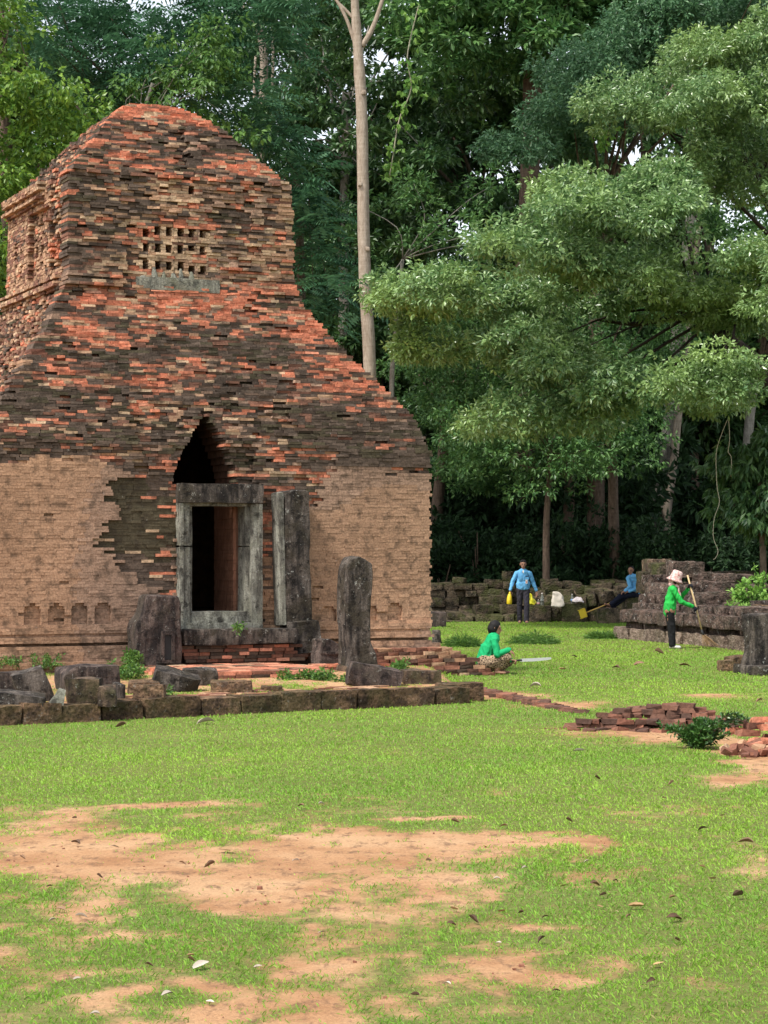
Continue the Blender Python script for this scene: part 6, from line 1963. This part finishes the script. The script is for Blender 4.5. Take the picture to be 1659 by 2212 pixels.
def build_squatting_woman():
    p = on_ground(1070, 1456)
    hc = (0.0, 0.0, 0.71)
    f = (1, -0.12, -0.10)
    torso = [((-0.02, -0.10, 0.545), 0.058, (-0.02, 0.10, 0.545), 0.058), ((-0.045, 0, 0.53), 0.125, (-0.12, 0, 0.36), 0.13, 0.78, (1, 0, .3)), ((-0.12, 0, 0.38), 0.13, (-0.165, 0, 0.23), 0.14, 0.9, (1, 0, .3))]
    armN = [((-0.03, -0.165, 0.525), 0.045, (0.02, -0.21, 0.315), 0.040), ((0.02, -0.21, 0.315), 0.038, (0.20, -0.15, 0.385), 0.028)]
    armF = [((-0.02, 0.165, 0.525), 0.045, (0.06, 0.19, 0.31), 0.040), ((0.06, 0.19, 0.31), 0.038, (0.235, 0.05, 0.215), 0.028)]
    legN = [((-0.16, -0.09, 0.17), 0.095, (0.165, -0.14, 0.285), 0.066), ((0.165, -0.14, 0.285), 0.058, (0.02, -0.11, 0.075), 0.040)]
    legF = [((-0.16, 0.09, 0.17), 0.095, (0.20, 0.11, 0.19), 0.066), ((0.20, 0.11, 0.19), 0.058, (0.08, 0.10, 0.06), 0.040)]
    feet = [((0.005, -0.11, 0.035), 0.036, (0.13, -0.125, 0.025), 0.034, 0.75, (0, 0, 1)), ((0.06, 0.10, 0.035), 0.036, (0.20, 0.11, 0.025), 0.034, 0.75, (0, 0, 1))]
    neck = [((-0.02, 0, 0.57), 0.047, (-0.005, 0, 0.64), 0.045)]
    body = head_caps(hc, f, 0.92) + neck + torso + armN + armF + legN + legF + feet
    body += hand((0.205, -0.15, 0.387), (0.75, 0, -0.62), (-0.55, 0, -0.8), 0.45, 0.92, -1) + hand((0.238, 0.045, 0.213), (0.85, -0.25, -0.10), (0, -0.5, -0.9), 1.15, 0.92, 1)
    shirt = shell(torso, 0.018)[:3] + shell(armN, 0.016) + shell(armF, 0.016)
    sarong = [((-0.16, -0.07, 0.19), 0.135, (-0.16, 0.07, 0.19), 0.135)] + [((-0.15, -0.09, 0.17), 0.118, (0.168, -0.14, 0.27), 0.086), ((-0.15, 0.09, 0.17), 0.118, (0.205, 0.11, 0.19), 0.086), ((0.168, -0.14, 0.27), 0.084, (0.07, -0.115, 0.14), 0.065), ((0.205, 0.11, 0.19), 0.084, (0.11, 0.10, 0.11), 0.065), ((0.0, -0.10, 0.17), 0.09, (0.05, 0.10, 0.15), 0.09), ((-0.10, 0, 0.12), 0.10, (0.10, 0, 0.16), 0.08)]
    hair = [((-0.02, 0, 0.745), 0.093, (-0.035, 0, 0.715), 0.094), ((-0.055, 0, 0.70), 0.072, (-0.055, 0, 0.65), 0.055), ((0.045, 0, 0.785), 0.038, (0.0, 0, 0.80), 0.05)]
    t = person('squatting woman in green top and patterned sarong holding a long blade', (p.x, p.y, 0), body, [('shirt', shirt, 'shirt_green', 0.010), ('sarong', sarong, 'sarong_print', 0.010), ('hair', hair, 'hair', 0.010)])
    face_parts(t, hc, f, 0.92)
    add('collar', fuse('collar', [((-0.03, -0.05, 0.59), 0.014, (0.035, -0.045, 0.555), 0.012), ((-0.03, 0.05, 0.59), 0.014, (0.035, 0.045, 0.555), 0.012)], 0.007, 2), M['undershirt'], t)
    m = empty('machete', (p.x + 0.30, p.y + 0.02, 0.205)); tag(m, 'long grey bladed machete held low by the squatting woman', 'machete')
    add('handle', fuse('handle', [((-0.03, 0, 0.0), 0.015, (0.105, 0, 0.012), 0.017, 0.7, (0, 1, 0))], 0.006, 2), M['binding_black'], m)
    bm = bmesh.new()
    out = [(0.09, -0.015), (0.09, 0.032), (0.25, 0.040), (0.48, 0.052), (0.57, 0.056), (0.575, 0.026), (0.5, 0.010), (0.3, -0.008)]
    a = [bm.verts.new((x, -0.0015, z)) for x, z in out]; b = [bm.verts.new((x, 0.0015, z)) for x, z in out]
    bm.faces.new(a); bm.faces.new(list(reversed(b)))
    for i in range(len(out)): bm.faces.new((a[i], b[i], b[(i + 1) % len(out)], a[(i + 1) % len(out)]))
    bmesh.ops.recalc_face_normals(bm, faces=bm.faces[:])
    add('blade', bm_mesh('blade', bm), M['steel'], m)


def build_sweeping_woman():
    p = on_ground(1450, 1401)
    x0 = 0.0
    hc = (0.105, -0.01, 1.345)
    f = (0.86, -0.38, -0.40)
    up = (0.3, 0, 1)
    torso = [((0.03, -0.12, 1.17), 0.055, (0.03, 0.12, 1.17), 0.055), ((0.03, 0, 1.15), 0.128, (-0.01, 0, 0.95), 0.122, 0.75, (1, 0, 0)), ((-0.01, 0, 0.97), 0.122, (-0.03, 0, 0.74), 0.125, 0.9, (1, 0, 0))]
    armN = [((0.03, -0.165, 1.16), 0.046, (0.17, -0.21, 0.935), 0.038), ((0.17, -0.21, 0.935), 0.036, (0.40, -0.13, 0.845), 0.026)]
    armF = [((0.04, 0.165, 1.16), 0.046, (0.23, 0.22, 1.02), 0.038), ((0.23, 0.22, 1.02), 0.036, (0.34, 0.06, 1.18), 0.026)]
    hips = [((-0.035, -0.05, 0.76), 0.115, (-0.035, 0.05, 0.74), 0.115)]
    legN = [((-0.035, -0.075, 0.72), 0.085, (0.0, -0.08, 0.40), 0.06), ((0.0, -0.08, 0.40), 0.057, (0.01, -0.08, 0.08), 0.040)]
    legF = [((-0.035, 0.075, 0.72), 0.085, (0.01, 0.09, 0.40), 0.06), ((0.01, 0.09, 0.40), 0.057, (0.03, 0.10, 0.08), 0.040)]
    feet = [((0.0, -0.08, 0.04), 0.036, (0.13, -0.10, 0.03), 0.034, 0.8, (0, 0, 1)), ((0.02, 0.10, 0.04), 0.036, (0.15, 0.10, 0.03), 0.034, 0.8, (0, 0, 1))]
    neck = [((0.045, 0, 1.20), 0.047, (0.085, 0, 1.29), 0.045)]
    body = head_caps(hc, f, 0.92, up) + neck + torso + armN + armF + hips + legN + legF + feet
    gN = hand((0.405, -0.125, 0.842), (0.85, 0.3, -0.45), (0, 0.6, -0.8), 1.1, 1.0, -1); gF = hand((0.342, 0.05, 1.187), (0.35, -0.35, 0.85), (0.5, -0.8, -0.2), 1.1, 1.0, 1)
    body += gN + gF
    shirt = shell(torso, 0.018) + shell(armN, 0.017) + shell(armF, 0.017) + [((-0.025, -0.05, 0.86), 0.125, (-0.03, -0.05, 0.80), 0.125), ((-0.025, 0.05, 0.86), 0.125, (-0.03, 0.05, 0.80), 0.125)]
    tr = shell(hips, -0.004) + [((-0.035, -0.075, 0.72), 0.092, (0.0, -0.08, 0.40), 0.078), ((0.0, -0.08, 0.40), 0.078, (0.012, -0.08, 0.08), 0.072), ((-0.035, 0.075, 0.72), 0.092, (0.012, 0.09, 0.40), 0.078), ((0.012, 0.09, 0.40), 0.078, (0.032, 0.10, 0.08), 0.072)]
    t = person('woman in green shirt, black trousers and pale printed hat sweeping with a long broom', (p.x, p.y, 0), body,
               [('shirt', shirt, 'shirt_leaf_green', 0.011), ('trousers', tr, 'trousers_black', 0.012), ('glove', shell(gN, 0.006), 'glove_black', 0.008), ('glove', shell(gF, 0.006), 'glove_black', 0.008),
                ('shoe', [((-0.01, -0.08, 0.04), 0.044, (0.14, -0.10, 0.03), 0.044, 0.8, (0, 0, 1))], 'shoe_pale', 0.010), ('shoe', [((0.01, 0.10, 0.04), 0.044, (0.16, 0.10, 0.03), 0.044, 0.8, (0, 0, 1))], 'shoe_pale', 0.010),
                ('hair', [((0.07, 0, 1.36), 0.09, (0.06, 0, 1.32), 0.085)], 'hair', 0.011),
                ('scarf', [((0.03, 0, 1.27), 0.085, (0.075, 0, 1.25), 0.075), ((0.02, 0, 1.36), 0.08, (0.04, 0, 1.28), 0.082), ((0.13, -0.10, 1.22), 0.028, (0.165, -0.12, 1.02), 0.020), ((0.09, -0.08, 1.25), 0.035, (0.13, -0.10, 1.22), 0.03)], 'hat_print', 0.010)])
    face_parts(t, hc, f, 0.92, up)
    # bucket hat: crown and sloping brim, tipped forward
    ax = Vector((0.36, -0.10, 1)).normalized()
    c = Vector((0.088, 0, 1.395))
    prof = [(0.165, 0.03), (0.16, 0.075), (0.14, 0.10), (0.06, 0.112), (0.015, 0.118), (-0.02, 0.145), (-0.05, 0.178), (-0.056, 0.176), (-0.022, 0.138), (0.01, 0.108)]
    h = add('hat', tubes_mesh('hat', [([c + ax * z for z, r in prof], [r for z, r in prof], 20, 0.06)]), M['hat_print'], t)
    # broom
    top, bot = Vector((0.325, 0.02, 1.46)), Vector((0.615, -0.06, 0.297))
    tip = Vector((0.80, -0.08, 0.02))
    br = empty('broom', (p.x + tip.x, p.y + tip.y, 0)); tag(br, 'long handled twig broom held by the sweeping woman', 'broom')
    q = Vector((tip.x, tip.y, 0))
    add('handle', tubes_mesh('handle', [([top - q, top.lerp(bot, .5) - q + Vector((0.006, 0, 0)), bot - q], [0.017, 0.017, 0.016], 10)]), M['broom_handle'], br)
    add('binding', tubes_mesh('binding', [([bot.lerp(top, .07) - q, bot - q, bot.lerp(tip, .1) - q], [0.022, 0.025, 0.024], 12)]), M['binding_black'], br)
    rr = random.Random(2); T = []
    for i in range(40):
        e = Vector((rr.uniform(0.60, 0.97), rr.uniform(-0.18, 0.04), rr.uniform(0.012, 0.06)))
        m = bot.lerp(e, 0.5) + Vector((rr.uniform(-.02, .02), rr.uniform(-.02, .02), 0.01))
        P = spline([bot + Vector((rr.uniform(-.012, .012), rr.uniform(-.012, .012), 0)), m, e], 4)
        T.append(([x - q for x in P], [0.0034] * 4 + [0.0026] * 4 + [0.0012], 4))
    add('bristles', tubes_mesh('bristles', T), M['broom_twig'], br)


def build_seated_woman():
    Y = 60.0
    p = survey(1364, 1260, Y); bz = 0.0
    hc = (-0.02, -0.02, 1.43)
    f = (-0.45, -0.9, -0.05)
    torso = [((-0.07, -0.05, 1.24), 0.058, (0.14, 0.06, 1.24), 0.058), ((0.035, 0, 1.22), 0.128, (0.06, 0.03, 1.02), 0.125, 0.78, (-.45, -.9, 0)), ((0.06, 0.03, 1.04), 0.128, (0.09, 0.05, 0.85), 0.14, 0.9, (-.45, -.9, 0))]
    armN = [((-0.10, -0.07, 1.22), 0.045, (-0.06, -0.16, 1.00), 0.039), ((-0.06, -0.16, 1.00), 0.037, (-0.20, -0.22, 0.885), 0.027)]
    armF = [((0.165, 0.05, 1.22), 0.045, (0.17, -0.10, 0.98), 0.039), ((0.17, -0.10, 0.98), 0.037, (-0.08, -0.24, 0.87), 0.027)]
    hips = [((0.06, 0.0, 0.80), 0.13, (0.13, 0.08, 0.80), 0.13)]
    legN = [((0.05, -0.05, 0.80), 0.092, (-0.34, -0.20, 0.72), 0.066), ((-0.34, -0.20, 0.72), 0.060, (-0.60, -0.22, 0.50), 0.040)]
    legF = [((0.12, 0.05, 0.80), 0.092, (-0.26, -0.08, 0.66), 0.066), ((-0.26, -0.08, 0.66), 0.060, (-0.55, -0.10, 0.42), 0.040)]
    feet = [((-0.61, -0.22, 0.49), 0.036, (-0.75, -0.27, 0.53), 0.032, 0.8, (0, 0, 1)), ((-0.56, -0.10, 0.40), 0.036, (-0.68, -0.15, 0.42), 0.032, 0.8, (0, 0, 1))]
    neck = [((0.02, 0, 1.27), 0.047, (-0.01, -0.01, 1.36), 0.045)]
    body = head_caps(hc, f, 0.92) + neck + torso + armN + armF + hips + legN + legF + feet
    body += hand((-0.205, -0.225, 0.882), (-0.8, -0.3, -0.35), (0, 0, -1), 0.5, 0.92, 1) + hand((-0.085, -0.24, 0.868), (-0.9, -0.1, -0.2), (0, 0, -1), 0.5, 0.92, -1)
    shirt = shell(torso, 0.018) + shell(armN, 0.016) + shell(armF, 0.016) + [((0.06, 0.02, 0.86), 0.145, (0.11, 0.06, 0.84), 0.145)]
    tr = shell(hips, 0.012) + [((0.05, -0.05, 0.80), 0.108, (-0.34, -0.20, 0.72), 0.086), ((-0.34, -0.20, 0.72), 0.084, (-0.57, -0.22, 0.525), 0.070), ((0.12, 0.05, 0.80), 0.108, (-0.26, -0.08, 0.66), 0.086), ((-0.26, -0.08, 0.66), 0.084, (-0.52, -0.10, 0.445), 0.070)]
    hair = [((-0.005, 0.02, 1.48), 0.088, (0.005, 0.035, 1.45), 0.088), ((0.02, 0.05, 1.42), 0.06, (0.02, 0.05, 1.38), 0.045)]
    t = person('barefoot woman in light blue shirt sitting on the tumbled blocks, legs stretched out', (p.x, Y, 0), body, [('shirt', shirt, 'shirt_blue', 0.011), ('trousers', tr, 'trousers_navy', 0.012), ('hair', hair, 'hair', 0.011)])
    face_parts(t, hc, f, 0.92)
    add('collar', fuse('collar', [((-0.04, -0.05, 1.30), 0.018, (-0.03, -0.115, 1.26), 0.012), ((0.05, -0.02, 1.30), 0.018, (0.0, -0.12, 1.26), 0.012)], 0.007, 2), M['shirt_blue'], t)
    # the block she sits on
    o = add('laterite_block', rock_mesh('laterite_block', (0.75, 0.7, 0.72), 951, 6, 0.12, 0.04), M['laterite_mossy'], None, (p.x + 0.18, Y + 0.22, -0.03)); tag(o, 'squared mossy block that the seated woman sits on', 'stone')
    o = add('laterite_block', rock_mesh('laterite_block', (0.6, 0.6, 0.42), 953, 6, 0.14, 0.04), M['laterite_mossy'], None, (p.x - 0.66, Y - 0.12, -0.03)); tag(o, 'low block under the bare feet of the seated woman', 'stone')


def build_belongings():
    # yellow scoop on a long pole
    Y = 60.2
    a, b = survey(1350, 1288, Y), survey(1258, 1325, Y)
    sc = empty('yellow_scoop', (b.x, Y - 0.35, 0)); tag(sc, 'yellow plastic scoop on a long yellow pole leaning on the blocks', 'scoop')
    o = Vector((b.x, Y - 0.35, 0))
    a.y = Y - 0.25; b.y = Y - 0.35
    add('pole', tubes_mesh('pole', [([b - o, b.lerp(a, .5) - o, a - o], [0.016, 0.016, 0.015], 10)]), M['pole_yellow'], sc)
    bm = bmesh.new()
    c = survey(1257, 1322, Y) - o; c.y = -0.02
    ex, ez = Vector((0.33, 0.1, -0.95)).normalized(), Vector((0.9, 0.25, 0.38)).normalized()
    ey = ez.cross(ex).normalized()
    pan = []
    W, H, T = 0.25, 0.20, 0.05
    me = boxes_mesh('pan', [(-W / 2, W / 2, -T, -T + 0.012, -H / 2, H / 2), (-W / 2, -W / 2 + 0.012, -T, 0.03, -H / 2, H / 2), (W / 2 - 0.012, W / 2, -T, 0.03, -H / 2, H / 2), (-W / 2, W / 2, -T, 0.03, H / 2 - 0.012, H / 2)])
    pn = add('pan', me, M['plastic_yellow'], sc, (c.x - 0.02, -0.03, c.z - 0.03), (0, math.radians(72), 0.25))
    # bottles
    def bottle(name, lab, x, ybot, ytop, Y, r, label_mat):
        p, q = survey(x, ybot, Y), survey(x, ytop, Y)
        h = q.z - p.z
        t = empty(name, p); tag(t, lab, 'bottle')
        prof = [(0, r * .85), (0.02 * h, r), (0.6 * h, r), (0.72 * h, r * .8), (0.86 * h, r * .38), (0.93 * h, r * .36)]
        add('bottle_body', tubes_mesh('bottle_body', [([Vector((0, 0, z)) for z, k in prof], [k for z, k in prof], 16)]), M['clear_plastic'], t)
        add('cap', tubes_mesh('cap', [([Vector((0, 0, .92 * h)), Vector((0, 0, h))], [r * .42, r * .42], 12)]), M['badge_white'], t)
        add('label', tubes_mesh('label', [([Vector((0, 0, .28 * h)), Vector((0, 0, .52 * h))], [r * 1.02, r * 1.02], 16)]), M[label_mat], t)
    bottle('water_bottle', 'tall clear water bottle standing on the blocks behind the walking man', 1171, 1308.5, 1281, 61.0, 0.05, 'clear_plastic')
    bottle('water_bottle', 'clear bottle with blue label beside the white cloth', 1236, 1306, 1283, 60.9, 0.042, 'label_blue')
    bottle('small_bottle', 'small pinkish drink bottle next to the yellow bag', 1163, 1309, 1295, 61.0, 0.038, 'label_pink')
    # ledge stones under them
    for i, (x, y, w, lab) in enumerate(((1165, 1308, 0.62, 'flat stone carrying the yellow bag and the clear bottle'), (1240, 1304, 0.7, 'flat topped stone carrying the white cloth'))):
        q = survey(x, y, 61.0)
        o = add('laterite_block', rock_mesh('laterite_block', (w, 0.5, q.z + 0.02), 960 + i, 5, 0.10, 0.02), M['laterite_mossy'], None, (q.x, 61.05, -0.02)); tag(o, lab, 'stone')
    # yellow plastic bag: crumpled
    def crumple(name, lab, x, y, Y, dims, seed, mat, amp, cat):
        q = survey(x, y, Y)
        o = add(name, rock_mesh(name, dims, seed, 9, 0.5, amp, amp * 0.5, 0, True, 0.45), M[mat], None, q); tag(o, lab, cat); return o
    crumple('plastic_bag', 'crumpled yellow plastic bag on the stones by the walking man\'s hand', 1146, 1308.5, 60.95, (0.32, 0.22, 0.24), 971, 'bag_yellow', 0.09, 'bag')
    crumple('cloth_bag', 'off white cloth bag slumped over the blocks', 1203, 1312, 60.85, (0.36, 0.28, 0.40), 972, 'cloth_white', 0.07, 'bag')
    crumple('white_cloth', 'crumpled white cloth lying on the blocks', 1250, 1303, 60.9, (0.36, 0.26, 0.13), 973, 'cloth_pinkwhite', 0.06, 'cloth')


build_walking_man()
build_squatting_woman()
build_sweeping_woman()
build_seated_woman()
build_belongings()
